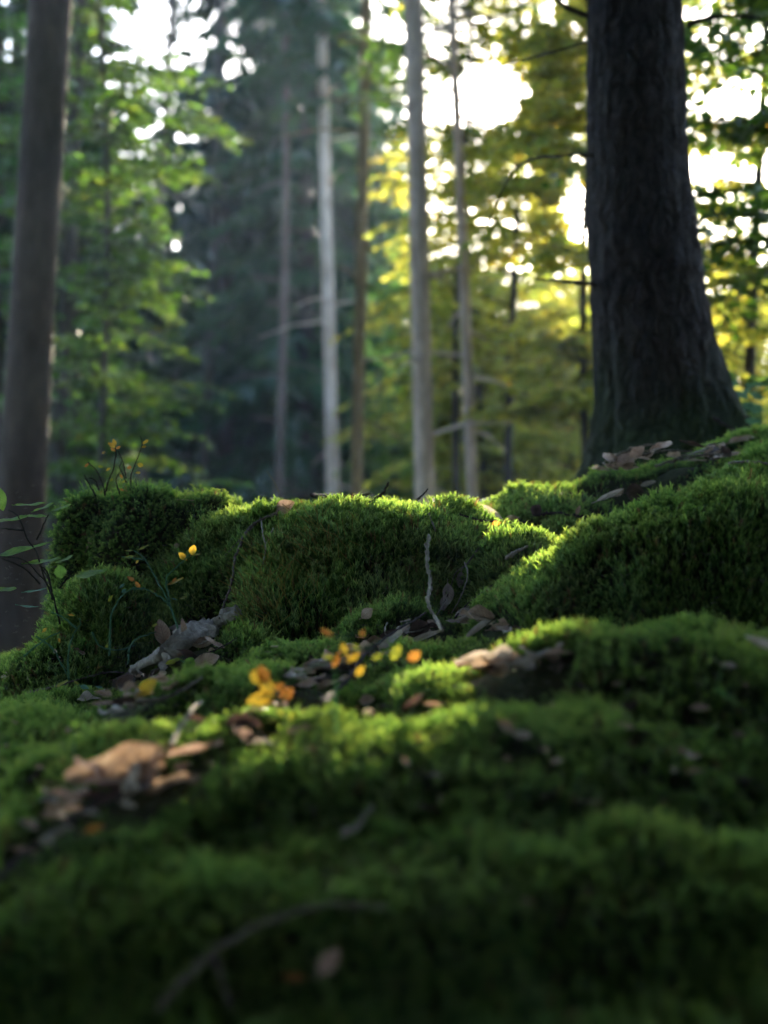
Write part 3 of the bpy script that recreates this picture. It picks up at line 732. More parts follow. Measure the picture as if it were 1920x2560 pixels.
def trunk_line(pxb, pyb, pxt, pyt, Y, H):
    """base on the ground and top of a trunk that passes through two photograph points at depth Y"""
    a = at(pxb, pyb, Y); b = at(pxt, pyt, Y); sl = (b.x - a.x) / (b.z - a.z)
    zb = gz(a.x, Y) - 0.05
    return Vector((a.x + sl * (zb - a.z), Y, zb)), Vector((a.x + sl * (zb + H - a.z), Y, zb + H))

# -- the big dark trunk on the right, with root flare
def big_tree():
    Y = 4.35
    zb = at(1660, 1150, Y).z - 0.10
    cb = at(1655, 1120, Y); ct = at(1605, 0, Y)
    base = Vector((cb.x, Y, zb)); slope = (ct.x - cb.x) / (ct.z - cb.z); H = 13.0
    root = tree_root('big_spruce_tree', base, 'thick dark old trunk in the right foreground with the sun at its left edge')
    n = 150; sides = 96; z = np.concatenate([np.linspace(0, 3.2, n - 20), np.linspace(3.3, H, 20)])
    th = np.linspace(0, 2 * np.pi, sides, endpoint=False)
    def wpx(py): return np.interp(py, [0, 400, 700, 900, 1060, 1140], [240, 250, 280, 306, 334, 350])
    py = 1280 - (( (z + zb - CZ) / Y - math.tan(PITCH)) * FPX)
    rad = wpx(py) / FPX * Y / 2 * np.interp(z, [0, 3, H], [1, 1, 0.45])
    Z = z[:, None]; TH = th[None]
    rid = fbm(np.cos(TH) * 7 + 3 + 0.15 * np.sin(Z * 3), np.sin(TH) * 7 + Z * 1.6, 91, 4)
    fine = fbm(np.cos(TH) * 26, np.sin(TH) * 26 + Z * 16, 95, 3)
    rootl = 0.1 * np.maximum(0, np.cos(2.5 * (TH - 3.0))) ** 2 + 0.9 * np.maximum(0, np.cos(2.5 * (TH - 5.8))) ** 2
    lob = np.maximum(0, np.cos(3.5 * (TH - 0.4))) ** 3 + np.maximum(0, np.cos(2.5 * (TH - 4.4))) ** 4
    rr = 0.06 * lob * np.exp(-Z / 0.16) + rad[:, None] * (1 + 0.05 * rid + 0.075 * fine) + 0.13 * np.exp(-Z / 0.13) * (0.12 + rootl)
    low = fbm(Z * 1.2 + 3, Z * 0 + 2, 99, 2) * 0.02
    V = np.stack([np.interp(py, [-3000, 0, 400, 700, 900, 1060, 1140], [1560, 1602, 1610, 1632, 1650, 1674, 1690])[:, None] / FPX * Y - 960 / FPX * Y - base.x + low + rr * np.cos(TH), rr * np.sin(TH) + 0 * Z, Z + 0 * TH], -1).reshape(-1, 3)
    i = np.arange(n - 1)[:, None] * sides; j = np.arange(sides)[None]; j2 = (j + 1) % sides
    F = np.stack([i + j, i + j2, i + sides + j2, i + sides + j], -1).reshape(-1, 4)
    obj('trunk', np_mesh('trunk', V, F, M_bark_dark), root)
    # dead side twigs left of the trunk
    def twig(pl, r, Yd):
        pts = smooth_path([list(at(a, b, y) - base) for a, b, y in pl], 14)
        V, F, T = tube_arrays(pts, np.linspace(r, r * .35, 14), 6, 0.15, 3)
        obj('dead_branch', np_mesh('dead_branch', V, [F, T], M_branch), root)
    twig([(1500, 712, 4.35), (1440, 706, 4.2), (1340, 697, 4.1)], 0.010, 4)
    twig([(1500, 50, 4.4), (1420, 20, 4.3), (1370, -20, 4.2)], 0.012, 4)
    twig([(1500, 95, 4.4), (1400, 125, 4.2), (1250, 165, 4.0)], 0.006, 4)
    twig([(1400, 390, 4.1), (1320, 400, 4.0), (1270, 450, 3.9), (1220, 560, 3.9)], 0.005, 4)
    twig([(1720, 60, 4.4), (1800, 40, 4.3), (1900, 45, 4.2)], 0.010, 4)
    twig([(1500, 392, 4.35), (1450, 385, 4.2), (1400, 390, 4.1)], 0.007, 4)
    # crown high above the frame
    br, cr = spruce_crown(401, 5.2, 12.8, 2.6, M_needle, step=0.4, per=6, needle=0.06, fil=np.array(base))
    for nm, me in (('branches', br), ('crown', cr)): tag(obj(nm, me, root), kind='stuff')
    return root, base
big, big_base = big_tree()

# -- left trunk and the slender trunks in the middle distance
def plain_trunk(label, pxb, pyb, pxt, pyt, Y, wpx, H, barkm, seed, taper=0.6, crown=None, name='spruce_tree', group='slender trunks in the middle distance', stubs=16, **kw):
    b, t = trunk_line(pxb, pyb, pxt, pyt, Y, H)
    r = wpx / FPX * Y / 2
    root = spruce(label, b, t, r, r * taper, barkm, crown, group, seed, trunk_kw=kw)
    gg = np.random.default_rng(seed + 5); A = Acc(); d = np.array(t) - np.array(b)
    for k in range(stubs):                                # dead branch stubs
        h = gg.uniform(0.08, 0.55); p = d * h; az = gg.uniform(0, 6.28); L = gg.uniform(0.15, 0.75) * (0.6 + Y / 25)
        e = np.array([math.cos(az), math.sin(az), gg.uniform(-.35, .25)])
        pts = np.array([p, p + e * L * .5, p + e * L + np.array([0, 0, -.12 * L])]); V, F, T = tube_arrays(pts, np.array([0.016, 0.011, 0.005]) * (0.7 + Y / 30), 5); A.add(V, F, T)
    tag(obj('dead_branches', A.mesh('dead_branches', barkm), root), kind='stuff')
    return root
CR_HIGH = [spruce_crown(500 + k, 7.6 + k * 0.4, 16, 1.8, [M_needle, M_needle_g, M_needle][k], step=0.5, per=5, spars=0.8) for k in range(2)]
lb, lt = trunk_line(48, 1380, 128, 0, 8.0, 15)
beech('tall dark brown smooth trunk at the left edge, nearest of the left trees', lb, lt, 118 / FPX * 8 / 2, 0.10, M_bark_beech, M_leaf_beech, 611, 5.5, 13, nb=26, Lb=(1.2, 2.6), group=None, trunk_kw=dict(flare=0.25, rough=0.012, n=60, sides=28, bend=0.03), dens=0.8)
plain_trunk('thin dark trunk just right of the left edge trunk', 140, 1200, 178, 500, 11, 42, 12, M_bark_grey, 612, 0.5, rough=0.02, bend=0.02)
plain_trunk('thin light brown trunk rising out of the green foliage on the left', 358, 1170, 385, 700, 17, 24, 11, M_bark_red, 613, 0.5, rough=0.02, bend=0.05)
plain_trunk('dim grey trunk half lost among the dark conifers', 503, 1200, 520, 850, 24, 30, 15, M_bark_grey, 614, 0.5, rough=0.02)
plain_trunk('reddish brown trunk behind the dry leaf on the saddle', 694, 1250, 702, 860, 21, 27, 14, M_bark_red, 615, 0.5, rough=0.02)
plain_trunk('whitest slender trunk left of the brown pine trunk', 833, 1240, 818, 560, 20, 35, 15, M_bark_white, 616, 0.6, CR_HIGH[1], rough=0.02, bend=0.03)
plain_trunk('slim straight brown trunk between the white and the pale grey trunk', 891, 1240, 912, 60, 12, 33, 17, M_bark_brown, 617, 0.6, CR_HIGH[0], rough=0.02, bend=0.03)
plain_trunk('thick pale grey trunk right of the centre', 1062, 1230, 1038, 80, 9.0, 54, 16, M_bark_pale, 618, 0.6, CR_HIGH[0], rough=0.02, bend=0.02)
plain_trunk('thin yellowish trunk right of the thick pale grey one', 1178, 1240, 1152, 560, 9.5, 30, 9, M_bark_pale, 619, 0.5, rough=0.02, bend=0.04)
plain_trunk('brown trunk seen in the gap left of the big dark trunk', 1386, 1170, 1345, 150, 34, 46, 18, M_bark_red, 620, 0.55, stubs=5, rough=0.02, bend=0.04)

# -- broadleaved trees around
def bt(label, px, Y, H, leafm, seed, z0, z1, r=0.07, py=1200, lean=0, barkm=None, **kw):
    b, t = trunk_line(px, py, px + lean, 0, Y, H)
    return beech(label, b, t, r, r * 0.35, barkm or M_bark_grey, leafm, seed, z0, z1, trunk_kw=dict(flare=0.3, rough=0.02, bend=0.12, n=24, sides=12), group=kw.pop('group', 'young beeches'), **kw)
bt('bright green young beech filling the left, right of the left edge trunk', 245, 9.5, 6.5, M_leaf_beech, 701, 0.5, 6.0, nb=110, Lb=(0.4, 0.8), r=0.03)
bt('taller green beech behind the left edge trunk reaching the sky gap', 180, 12, 9.0, M_leaf_beech, 702, 1.5, 8.6, nb=110, Lb=(0.8, 1.7), r=0.05)
bt('low bright green beech bush below the thin light brown trunk', 400, 8.5, 1.35, M_leaf_green, 703, 0.15, 1.25, nb=26, Lb=(0.25, 0.6), r=0.014, sub=8)
bt('low green beech bush left of the reddish trunk', 610, 13, 2.0, M_leaf_green, 704, 0.25, 1.7, nb=26, Lb=(0.3, 0.8), r=0.016, sub=8)
bt('backlit golden beech low beside the big dark trunk', 1478, 9.0, 5.6, M_leaf_gold, 705, 1.7, 5.4, nb=170, Lb=(0.5, 1.0), r=0.035, dens=1.8)
bt('golden green beech behind the thin yellowish trunk', 1230, 14, 4.3, M_leaf_gold, 706, 1.3, 4.2, nb=100, Lb=(0.8, 1.7), r=0.05)
bt('yellow green beech right of the big dark trunk', 1880, 7.5, 5.0, M_leaf_gold, 707, 0.5, 4.6, nb=120, Lb=(0.5, 1.0), r=0.04, dens=1.1)
bt('dark leaved beech overhanging the upper right corner', 2060, 6.2, 4.6, M_leaf_beech, 708, 1.6, 4.4, nb=90, Lb=(0.7, 1.25), r=0.05)
bt('slender golden beech whose leaves fringe the bright sky gap', 1275, 10.5, 6.0, M_leaf_gold, 709, 2.3, 5.8, nb=140, Lb=(0.5, 1.2), r=0.04, dens=1.5, leaf=0.058)
bt('green beech in the distance between the pale grey and the yellowish trunk', 1110, 23, 6.4, M_leaf_green, 710, 0.8, 6.2, nb=120, Lb=(1.0, 2.4), r=0.07, leaf=0.09)
bt('pale green beech in the far gap under the golden leaves', 1500, 24, 6.5, M_leaf_gold, 711, 1.8, 6.4, nb=110, Lb=(1.0, 2.4), r=0.07, leaf=0.09)
bt('golden beech far right behind the yellow green one', 1980, 13, 3.9, M_leaf_gold, 712, 0.6, 3.8, nb=70, Lb=(0.8, 1.8), r=0.06)
bt('green beech behind the slim brown trunk', 960, 26, 9.0, M_leaf_green, 713, 0.8, 8.0, nb=70, Lb=(1.0, 2.2), r=0.07, leaf=0.09)

bt('golden beech between the yellowish and the brown trunk', 1290, 19, 5.9, M_leaf_gold, 714, 1.4, 5.8, nb=130, Lb=(0.9, 2.0), r=0.05, leaf=0.1)
bt('low golden beech under the bright gap beside the sun', 1440, 16, 4.3, M_leaf_gold, 715, 1.5, 4.2, nb=110, Lb=(0.8, 1.6), r=0.05, leaf=0.09)
bt('green gold beech just right of the thick pale grey trunk', 1200, 13, 5.0, M_leaf_gold, 724, 1.6, 5.2, nb=150, Lb=(0.5, 1.2), r=0.04, dens=1.2)
bt('thin high beech between the slim brown and the thick pale trunk', 1150, 10.2, 6.2, M_leaf_beech, 725, 4.0, 6.0, nb=60, Lb=(0.5, 1.2), r=0.03, leaf=0.06)
bt('light green beech at the right edge of the view', 1820, 17, 5.0, M_leaf_gold, 717, 0.6, 4.9, nb=110, Lb=(0.9, 2.0), r=0.05, leaf=0.1)
bt('olive green beech between the pale grey and the brown trunk', 1160, 16, 4.2, M_leaf_beech, 718, 1.3, 4.1, nb=100, Lb=(0.7, 1.6), r=0.05, leaf=0.09)
bt('farthest golden beech in the middle of the bright gap', 1350, 30, 7.2, M_leaf_gold, 719, 1.0, 6.6, nb=120, Lb=(1.4, 3.2), r=0.08, leaf=0.13)
bt('shaded beech left of the left edge trunk', 0, 11, 8.5, M_leaf_green, 721, 0.6, 8.2, nb=80, Lb=(0.7, 1.4), r=0.05, leaf=0.085)
bt('farthest yellow green beech right of the big dark trunk', 1900, 26, 6.6, M_leaf_gold, 722, 0.8, 6.4, nb=110, Lb=(1.2, 3.0), r=0.08, leaf=0.12)

# -- spruces: five crowns, each tree its own object
CROWNS = [spruce_crown(800 + k, 0.6 + 0.5 * (k % 3), 15.5, [2.6, 2.3, 2.8, 2.1, 2.4][k], [M_needle, M_needle, M_needle_g, M_needle, M_needle_g][k], step=0.36, per=7, needle=0.06, droop=[.6, .5, .65, .55, .6][k]) for k in range(5)]
SP = [(-30, 14, 0, 15), (30, 20, 1, 16), (430, 27, 3, 13), (560, 25, 0, 16), (650, 30, 1, 17), (760, 24, 2, 16), (480, 36, 0, 15), (700, 36, 3, 18),
      (850, 32, 2, 17), (950, 34, 4, 15), (1000, 42, 2, 16), (330, 32, 1, 13), (200, 28, 0, 15), (90, 30, 3, 16), (880, 44, 0, 17), (620, 44, 0, 18), (400, 46, 3, 16), (260, 44, 1, 16)]
where = ['darkest spruce beyond the left edge trunk', 'spruce deep behind the left edge trunk', 'spruce below the sky gap on the upper left', 'dark drooping spruce left of the reddish trunk',
         'dark spruce rising behind the reddish trunk', 'grey green spruce behind the whitest trunk', 'far spruce filling the dark hollow left of centre', 'far tall spruce behind the dark conifers at centre',
         'green spruce behind the slim brown trunk', 'green spruce left of the thick pale trunk', 'far green spruce behind the thick pale trunk', 'spruce behind the bright green young beech',
         'dark spruce behind the tall green beech on the left', 'dark spruce between the two left trunks', 'farthest spruce between the brown and the pale trunk', 'farthest spruce behind the reddish trunk', 'farthest spruce under the upper left sky gap', 'farthest spruce behind the left beeches']
for k, ((px, Y, c, H), w) in enumerate(zip(SP, where)):
    b, t = trunk_line(px, 1200, px, 0, Y, H)
    spruce(w, b, t, 0.16, 0.03, M_bark_grey, CROWNS[c], 'dark spruces of the background', 900 + k, yaw=random.uniform(0, 6.28), sc=H / 16.0, trunk_kw=dict(n=16, sides=10))
# low background spruces to the right, under the sky gap
for k, (px, Y, H, c, w) in enumerate([(1130, 38, 6.0, 4, 'low far spruce under the bright sky gap'), (1270, 34, 5.0, 2, 'low dark spruce behind the golden beech'), (1420, 36, 5.0, 4, 'low far spruce left of the big dark trunk'),
                                      (1620, 40, 6, 2, 'spruce hidden behind the big dark trunk'), (1800, 34, 6, 4, 'spruce right of the big dark trunk far back'), (1950, 30, 6, 2, 'spruce far back at the right edge'), (1330, 26, 3.6, 0, 'short dark young spruce in the low gap beside the brown trunk'), (1240, 24, 3.4, 0, 'short dark young spruce right of the yellowish trunk')]):
    b, t = trunk_line(px, 1200, px, 0, Y, H)
    spruce(w, b, t, 0.12, 0.02, M_bark_grey, CROWNS[c], 'dark spruces of the background', 950 + k, yaw=random.uniform(0, 6.28), sc=H / 16.0, trunk_kw=dict(n=12, sides=8))
CR_OVER = spruce_crown(860, 2.7, 13, 2.5, M_needle, step=0.28, per=9, needle=0.07, droop=0.35)  # overhead crown of unseen spruces, added to darken the near ground
for k, (x, y, w) in enumerate([(0.4, -2.0, 'added shading spruce right behind the photographer'), (-2.6, 0.2, 'added shading spruce to the left of the photographer'), (3.0, 0.6, 'added shading spruce to the right of the photographer'), (-1.3, -1.2, 'added shading spruce close behind the left shoulder of the photographer'), (1.7, -1.0, 'added shading spruce close behind the right shoulder of the photographer')]):
    z = gz(x, y) - 0.05
    spruce(w, (x, y, z), (x, y, z + 13.5), 0.16, 0.03, M_bark_grey, CR_OVER, 'spruces around the photographer', 970 + k, yaw=k * 2.1, trunk_kw=dict(n=12, sides=10))
CR_LOW = spruce_crown(861, 1.75, 4.0, 1.75, M_needle, step=0.24, per=9, needle=0.17, droop=0.22, sag=0.2, tw=20, taper=0.5)  # low dense boughs added outside the frame to keep skylight off the foreground
for k, (x, y, w) in enumerate([(-0.85, -0.1, 'added young spruce darkening the left foreground from outside the frame'), (0.95, -0.15, 'added young spruce darkening the right foreground from outside the frame'), (-1.9, 1.1, 'added young spruce beyond the left edge shading the left moss'), (2.0, 1.0, 'added young spruce beyond the right edge shading the right moss'), (0.05, -0.75, 'added young spruce arching over the photographer to shade the foreground')]):
    z = gz(x, y) - 0.05
    spruce(w, (x, y, z), (x, y, z + 4.3), 0.05, 0.01, M_bark_grey, CR_LOW, 'spruces around the photographer', 975 + k, yaw=k * 2.1, trunk_kw=dict(n=12, sides=10))
CR_YOUNG = spruce_crown(862, 0.25, 4.1, 0.95, M_needle, step=0.26, per=8, needle=0.14, droop=0.3, sag=0.25, tw=14)  # crown reaching the ground, added to stop low light from behind
for k, (x, y, c, H, w) in enumerate([(-1.1, -1.7, 0, 4.0, 'added light-blocking young spruce behind the photographer on the left'), (1.0, -1.8, 1, 4.2, 'added light-blocking young spruce behind the photographer on the right'), (-0.1, -2.6, 3, 5.0, 'added light-blocking young spruce straight behind the photographer'), (-2.3, -0.5, 2, 4.0, 'added light-blocking young spruce at the left hand of the photographer'), (2.3, -0.6, 0, 4.0, 'added light-blocking young spruce at the right hand of the photographer')]):
    z = gz(x, y) - 0.15
    spruce(w, (x, y, z), (x, y, z + H), 0.05, 0.01, M_bark_grey, CR_YOUNG, 'spruces around the photographer', 1170 + k, yaw=k * 1.3, sc=H / 4.0, trunk_kw=dict(n=12, sides=8))
for k, (x, y, w) in enumerate([(-3.0, 1.6, 'added shading spruce beyond the left edge, close to the photographer'), (0.0, -1.0, 'added spruce whose boughs hang over the photographer to shade the foreground')]):  # two more unseen spruces added to shade the near moss
    z = gz(x, y) - 0.05
    spruce(w, (x, y, z), (x, y, z + 14), 0.16, 0.03, M_bark_grey, CR_OVER, 'spruces around the photographer', 1070 + k, yaw=1 + k * 1.7, trunk_kw=dict(n=12, sides=10), sc=1.05)
# the wood goes on around and behind the photographer
for k, (x, y, c, H) in enumerate([(-3.2, -2.5, 2, 13), (1.2, -4.0, 0, 9), (4.2, -2.0, 1, 13), (-6.5, 1.5, 0, 13), (6.5, 2.5, 0, 14)]):
    z = gz(x, y) - 0.05
    spruce('spruce of the surrounding wood ' + ['behind to the left', 'straight behind', 'behind to the right', 'far to the left side', 'on the right side'][k], (x, y, z), (x, y, z + H), 0.17, 0.03, M_bark_grey, CROWNS[c], 'spruces around the photographer', 980 + k, yaw=random.uniform(0, 6.28), sc=H / 16.0, trunk_kw=dict(n=12, sides=10))


# ------------------------------------------------------------------ leaves, twigs, small plants
def leaf_arrays(L, Wd, bend, cup, wave, seed, nu=12, nv=7, serr=0.0, petiole=0.22, round_=0.8, twist=0.0):
    """x along the leaf, y across, z up; bend curls the length, cup rolls the width"""
    g = np.random.default_rng(seed); u = np.linspace(0, 1, nu); v = np.linspace(-1, 1, nv)
    ph = g.uniform(0, 6.28, 4)
    ang = bend * (u - 0.3); dx = np.cos(ang); dz = np.sin(ang)
    cx = np.concatenate([[0], np.cumsum((dx[1:] + dx[:-1]) / 2)]) * L / (nu - 1); cz = np.concatenate([[0], np.cumsum((dz[1:] + dz[:-1]) / 2)]) * L / (nu - 1)
    w = Wd * np.sin(np.pi * np.clip(u * 0.97 + 0.015, 0, 1) ** 0.9) ** round_
    if serr: w = w * (1 + serr * np.where(np.arange(nu) % 2, 1, -1))
    V = []; UV = []
    for i in range(nu):
        for vv in v:
            a = cup * vv; yy = w[i] * (math.sin(a) / cup if abs(cup) > 1e-3 else vv); zz = w[i] * ((1 - math.cos(a)) / cup if abs(cup) > 1e-3 else 0)
            zz += wave * Wd * math.sin(u[i] * 9 + ph[0] + vv * 1.5) * abs(vv) + wave * .6 * Wd * math.sin(u[i] * 5 + ph[1] - vv * 3)
            t = twist * (u[i] - .3); yy, zz = yy * math.cos(t) - zz * math.sin(t), yy * math.sin(t) + zz * math.cos(t)
            V.append((cx[i] - dz[i] * zz, yy, cz[i] + dx[i] * zz)); UV.append((u[i], 0.5 + vv * 0.5))
    V = np.array(V); UV = np.array(UV)
    i = np.arange(nu - 1)[:, None] * nv; j = np.arange(nv - 1)[None]
    F = np.stack([i + j, i + nv + j, i + nv + j + 1, i + j + 1], -1).reshape(-1, 4)
    Fs = [F]
    if petiole:
        pp = np.array([[0.02 * L, 0, 0], [-petiole * .5 * L, 0, -0.02 * L], [-petiole * L, 0.02 * L, 0.0]])
        Vp, Fp, Tp = tube_arrays(pp, [0.0008, 0.0007, 0.0009], 4)
        Fs = [np.vstack([F, Fp + len(V)]), Tp + len(V)]; V = np.vstack([V, Vp]); UV = np.vstack([UV, np.full((len(Vp), 2), 0.5)])
    return V, Fs, UV
_ls = [2000]
def leaf_obj(name, p0, p1, wr, m, nhint, bend=0.4, cup=0.6, wave=0.08, serr=0.0, parent=None, petiole=0.2, round_=0.8, twist=0.0):
    """a leaf from world point p0 (base) to p1 (tip), its face turned towards nhint; wr = width/length"""
    _ls[0] += 1
    X = (p1 - p0); L = X.length; X = X.normalized(); Z = Vector(nhint); Z = (Z - X * Z.dot(X))
    if Z.length < 1e-4: Z = Vector((0, 0.01, 1)) - X * X.z
    Z.normalize(); Yv = Z.cross(X)
    V, Fs, UV = leaf_arrays(L * (1 + 0.04 * bend * bend), L * wr / 2, bend, cup, wave, _ls[0], serr=serr, petiole=petiole, round_=round_, twist=twist, nu=16 if serr else 12)
    me = np_mesh(name, V, Fs, m, True, uv=UV)
    o = bpy.data.objects.new(name, me); COL.objects.link(o)
    Mx = Matrix((X, Yv, Z)).transposed().to_4x4(); Mx.translation = p0
    if parent:
        o.parent = parent; o.matrix_parent_inverse = Matrix.Identity(4)
        o.matrix_local = Matrix.Translation(-parent.location) @ Mx
    else: o.matrix_world = Mx
    return o
def camdir(p): return (Vector((0, 0, CZ)) - p).normalized()
LEAVES = 'dead leaves lying on the moss'
EXCL = [(0.0, -50.0, 0.0, 0.01)]
def dleaf(label, m, a, b, wr, f=0.5, bend=0.5, cup=0.7, wave=0.1, lift=0.004, dy=0.0, group=LEAVES, twist=0.0, cat='leaf', name='dead_leaf', round_=0.8):
    p0, n = hit(*a, lift + 0.004); p1 = at(b[0], b[1], p0.y + dy)
    q = bvh.ray_cast(Vector((p1.x, p1.y, p1.z + 0.25)), Vector((0, 0, -1)))[0]
    if q is not None and p1.z < q.z + MOSS_T * 0.8: p1.z = q.z + MOSS_T * 0.8
    for t_ in (0.0, 0.35, 0.7, 1.0):
        e_ = p0.lerp(p1, t_); e_ = e_ + (Vector((0, 0, CZ)) - e_).normalized() * 0.015; EXCL.append((e_.x, e_.y, e_.z - MOSS_T, 0.02 + 0.35 * (p1 - p0).length))
    nh = n * (1 - f) + camdir(p0) * f
    return tag(leaf_obj(name, p0, p1, wr, m, nh, bend, cup, wave, twist=twist, round_=round_), label, cat, group)
dleaf('pinkish dry leaf standing on the saddle between stump and mound crest', M_dry_pink, (690, 1290), (737, 1256), 0.75, 0.75, 0.5, 0.8)
dleaf('tiny dark curled leaf under the black stick on the crest', M_dry_dark, (795, 1262), (826, 1246), 0.7, 0.5, 1.2, 1.2)
dleaf('pale cream curled leaf at the right end of the mound crest', M_dry_pale, (1262, 1308), (1196, 1258), 0.3, 0.6, -0.5, 1.3, dy=0.02)
dleaf('orange brown leaf scrap lit by the sun below the cream leaf', M_leaf_orange, (1222, 1322), (1252, 1308), 0.8, 0.5, 0.6, 0.7)
dleaf('small dark brown leaf in the dip between the two mounds', M_dry_brown, (1266, 1308), (1300, 1298), 0.7, 0.6, 0.8, 0.8)
dleaf('dark pointed leaf standing upright left of the black twig', M_dry_dark, (1335, 1296), (1350, 1262), 1.0, 0.8, 0.5, 0.6)
dleaf('small brown leaf upright on the right mound near its rim', M_dry_brown, (1440, 1296), (1450, 1264), 0.5, 0.8, 0.4, 0.9)
dleaf('pale folded leaf leaning on the rim of the right mound', M_dry_pale, (1490, 1262), (1558, 1224), 0.28, 0.6, 0.3, 1.4)
dleaf('rusty brown leaf touching the pale folded leaf', M_dry_brown, (1530, 1250), (1560, 1222), 0.6, 0.7, 0.5, 0.8)
dleaf('dark rounded leaf standing on the rim of the right mound', M_dry_dark, (1566, 1240), (1608, 1232), 1.2, 0.9, 0.5, 0.5, round_=0.5)
dleaf('thin grey leaf flake behind the rim of the right mound', M_dry_grey, (1600, 1222), (1640, 1205), 0.4, 0.4, 0.5, 0.8)
dleaf('pinkish leaf upright against the dark face of the central mound', M_dry_pink, (908, 1556), (932, 1522), 0.85, 0.85, 0.4, 0.6)
dleaf('big purplish brown leaf at the foot of the central mound', M_dry_dark, (1020, 1590), (1078, 1562), 0.8, 0.6, 0.5, 0.5)
dleaf('long grey rolled leaf at the foot of the central mound', M_dry_grey, (1175, 1602), (1238, 1560), 0.3, 0.5, 0.3, 1.5)
dleaf('pinkish leaf strip right of the long rolled leaf', M_dry_pink, (1232, 1580), (1274, 1562), 0.45, 0.5, 0.5, 0.9)
dleaf('white leaf chip in the litter below the hanging twig', M_dry_pale, (1114, 1562), (1142, 1554), 0.5, 0.4, 0.4, 0.6)
dleaf('tan leaf strip beside the white chip', M_dry_brown, (1142, 1564), (1192, 1552), 0.35, 0.4, 0.4, 0.9)
dleaf('long tan leaf strip lying slanted under the hanging twig', M_dry_pale, (1016, 1612), (1110, 1576), 0.2, 0.3, 0.3, 1.2)
dleaf('large pale blurred leaf on the moss in front of the right mound', M_dry_pale, (1150, 1670), (1248, 1640), 0.42, 0.4, 0.5, 0.9)
dleaf('second pale leaf just below the large pale one', M_dry_pale, (1228, 1682), (1276, 1660), 0.55, 0.4, 0.5, 0.8)
dleaf('third pale leaf right of the large pale one', M_dry_pale, (1290, 1672), (1342, 1648), 0.4, 0.4, 0.6, 0.9)
dleaf('small whitish leaf at the foot of the hump before the right mound', M_dry_pale, (1396, 1632), (1408, 1606), 0.6, 0.7, 0.4, 0.6)
dleaf('leftmost of the three small rosy leaves on the front hump', M_dry_pink, (878, 1782), (902, 1766), 0.9, 0.5, 0.5, 0.6)
dleaf('topmost of the three small rosy leaves on the front hump', M_dry_pink, (908, 1766), (938, 1750), 0.9, 0.5, 0.6, 0.6)
dleaf('lowest of the three small rosy leaves on the front hump', M_dry_pale, (906, 1800), (936, 1782), 0.8, 0.5, 0.5, 0.6)
dleaf('dark curled leaf behind the three rosy leaves', M_dry_dark, (1012, 1790), (1068, 1740), 0.5, 0.5, 1.1, 1.3)
dleaf('brown leaf beside the dark curled leaf', M_dry_brown, (1060, 1778), (1110, 1770), 0.5, 0.4, 0.6, 0.9)
dleaf('brown leaf in the dark dent right of the front hump', M_dry_brown, (1248, 1822), (1290, 1850), 0.6, 0.5, 0.6, 0.8)
dleaf('pale leaf end right of the brown leaf in the dent', M_dry_pale, (1286, 1852), (1328, 1842), 0.6, 0.5, 0.6, 0.8)
dleaf('tiny tan leaf at the lower end of the dent', M_dry_brown, (1352, 1890), (1376, 1876), 0.6, 0.5, 0.6, 0.8)
dleaf('rosy leaf in the litter right of the big crumpled leaf', M_dry_pink, (588, 1852), (634, 1836), 0.6, 0.5, 0.6, 0.7)
dleaf('dark leaf behind the rosy leaf in the litter', M_dry_dark, (570, 1832), (616, 1818), 0.5, 0.4, 0.8, 0.9)
dleaf('pinkish leaf right of the yellow leaf sprig', M_dry_pink, (738, 1728), (794, 1708), 0.5, 0.4, 0.5, 0.8)
dleaf('big crumpled tan leaf in the left litter hollow', M_dry_brown, (172, 1992), (425, 1882), 0.42, 0.55, 0.7, 0.8, 0.28, lift=0.012)
dleaf('pinkish leaf folded down below the big crumpled one', M_dry_pink, (330, 1950), (398, 2060), 0.5, 0.8, 0.5, 0.8, 0.2, lift=0.012)
dleaf('pale pink rolled leaf at the upper end of the crumpled leaf', M_dry_pink, (420, 1905), (532, 1868), 0.3, 0.45, 0.4, 1.3, 0.2)
dleaf('dark leaf underneath the big crumpled leaf', M_dry_dark, (220, 2010), (340, 1975), 0.4, 0.4, 0.6, 0.8, 0.2, lift=-0.006)
dleaf('whitish leaf chip below the crumpled leaf', M_dry_pale, (302, 2026), (340, 2018), 0.5, 0.5, 0.4, 0.7)
dleaf('tan leaf edge left of the crumpled leaf', M_dry_brown, (146, 2002), (182, 2024), 0.35, 0.5, 0.4, 0.9)
dleaf('small pale curl on top of the crumpled leaf', M_dry_pale, (188, 1966), (230, 1944), 0.6, 0.5, 1.2, 1.0)
dleaf('orange leaf scrap below the crumpled leaf', M_leaf_orange, (215, 2098), (262, 2066), 0.5, 0.6, 0.5, 0.7)
dleaf('tan strip at the left edge of the lower litter', M_dry_brown, (40, 2138), (95, 2132), 0.3, 0.4, 0.3, 0.9)
dleaf('veined brown leaf standing upright in front of the stump', M_dry_pink, (418, 1618), (398, 1548), 0.62, 0.9, 0.4, 0.5)
dleaf('dark brown leaf leaning beside the veined upright leaf', M_dry_brown, (468, 1606), (455, 1545), 0.35, 0.8, 0.4, 0.9)
dleaf('pale pink leaf below the grey wood by the stump', M_dry_pink, (486, 1668), (550, 1642), 0.6, 0.45, 0.5, 0.7)
dleaf('yellow leaf with brown spots at the end of the grey wood', M_leaf_yellow, (350, 1752), (392, 1698), 0.62, 0.8, 0.3, 0.6)
dleaf('pale beige leaf under the yellow spotted leaf', M_dry_pale, (338, 1748), (366, 1772), 0.5, 0.6, 0.4, 0.9)
dleaf('long flat tan leaf left of the yellow spotted leaf', M_dry_pink, (226, 1776), (284, 1758), 0.28, 0.4, 0.3, 0.8)
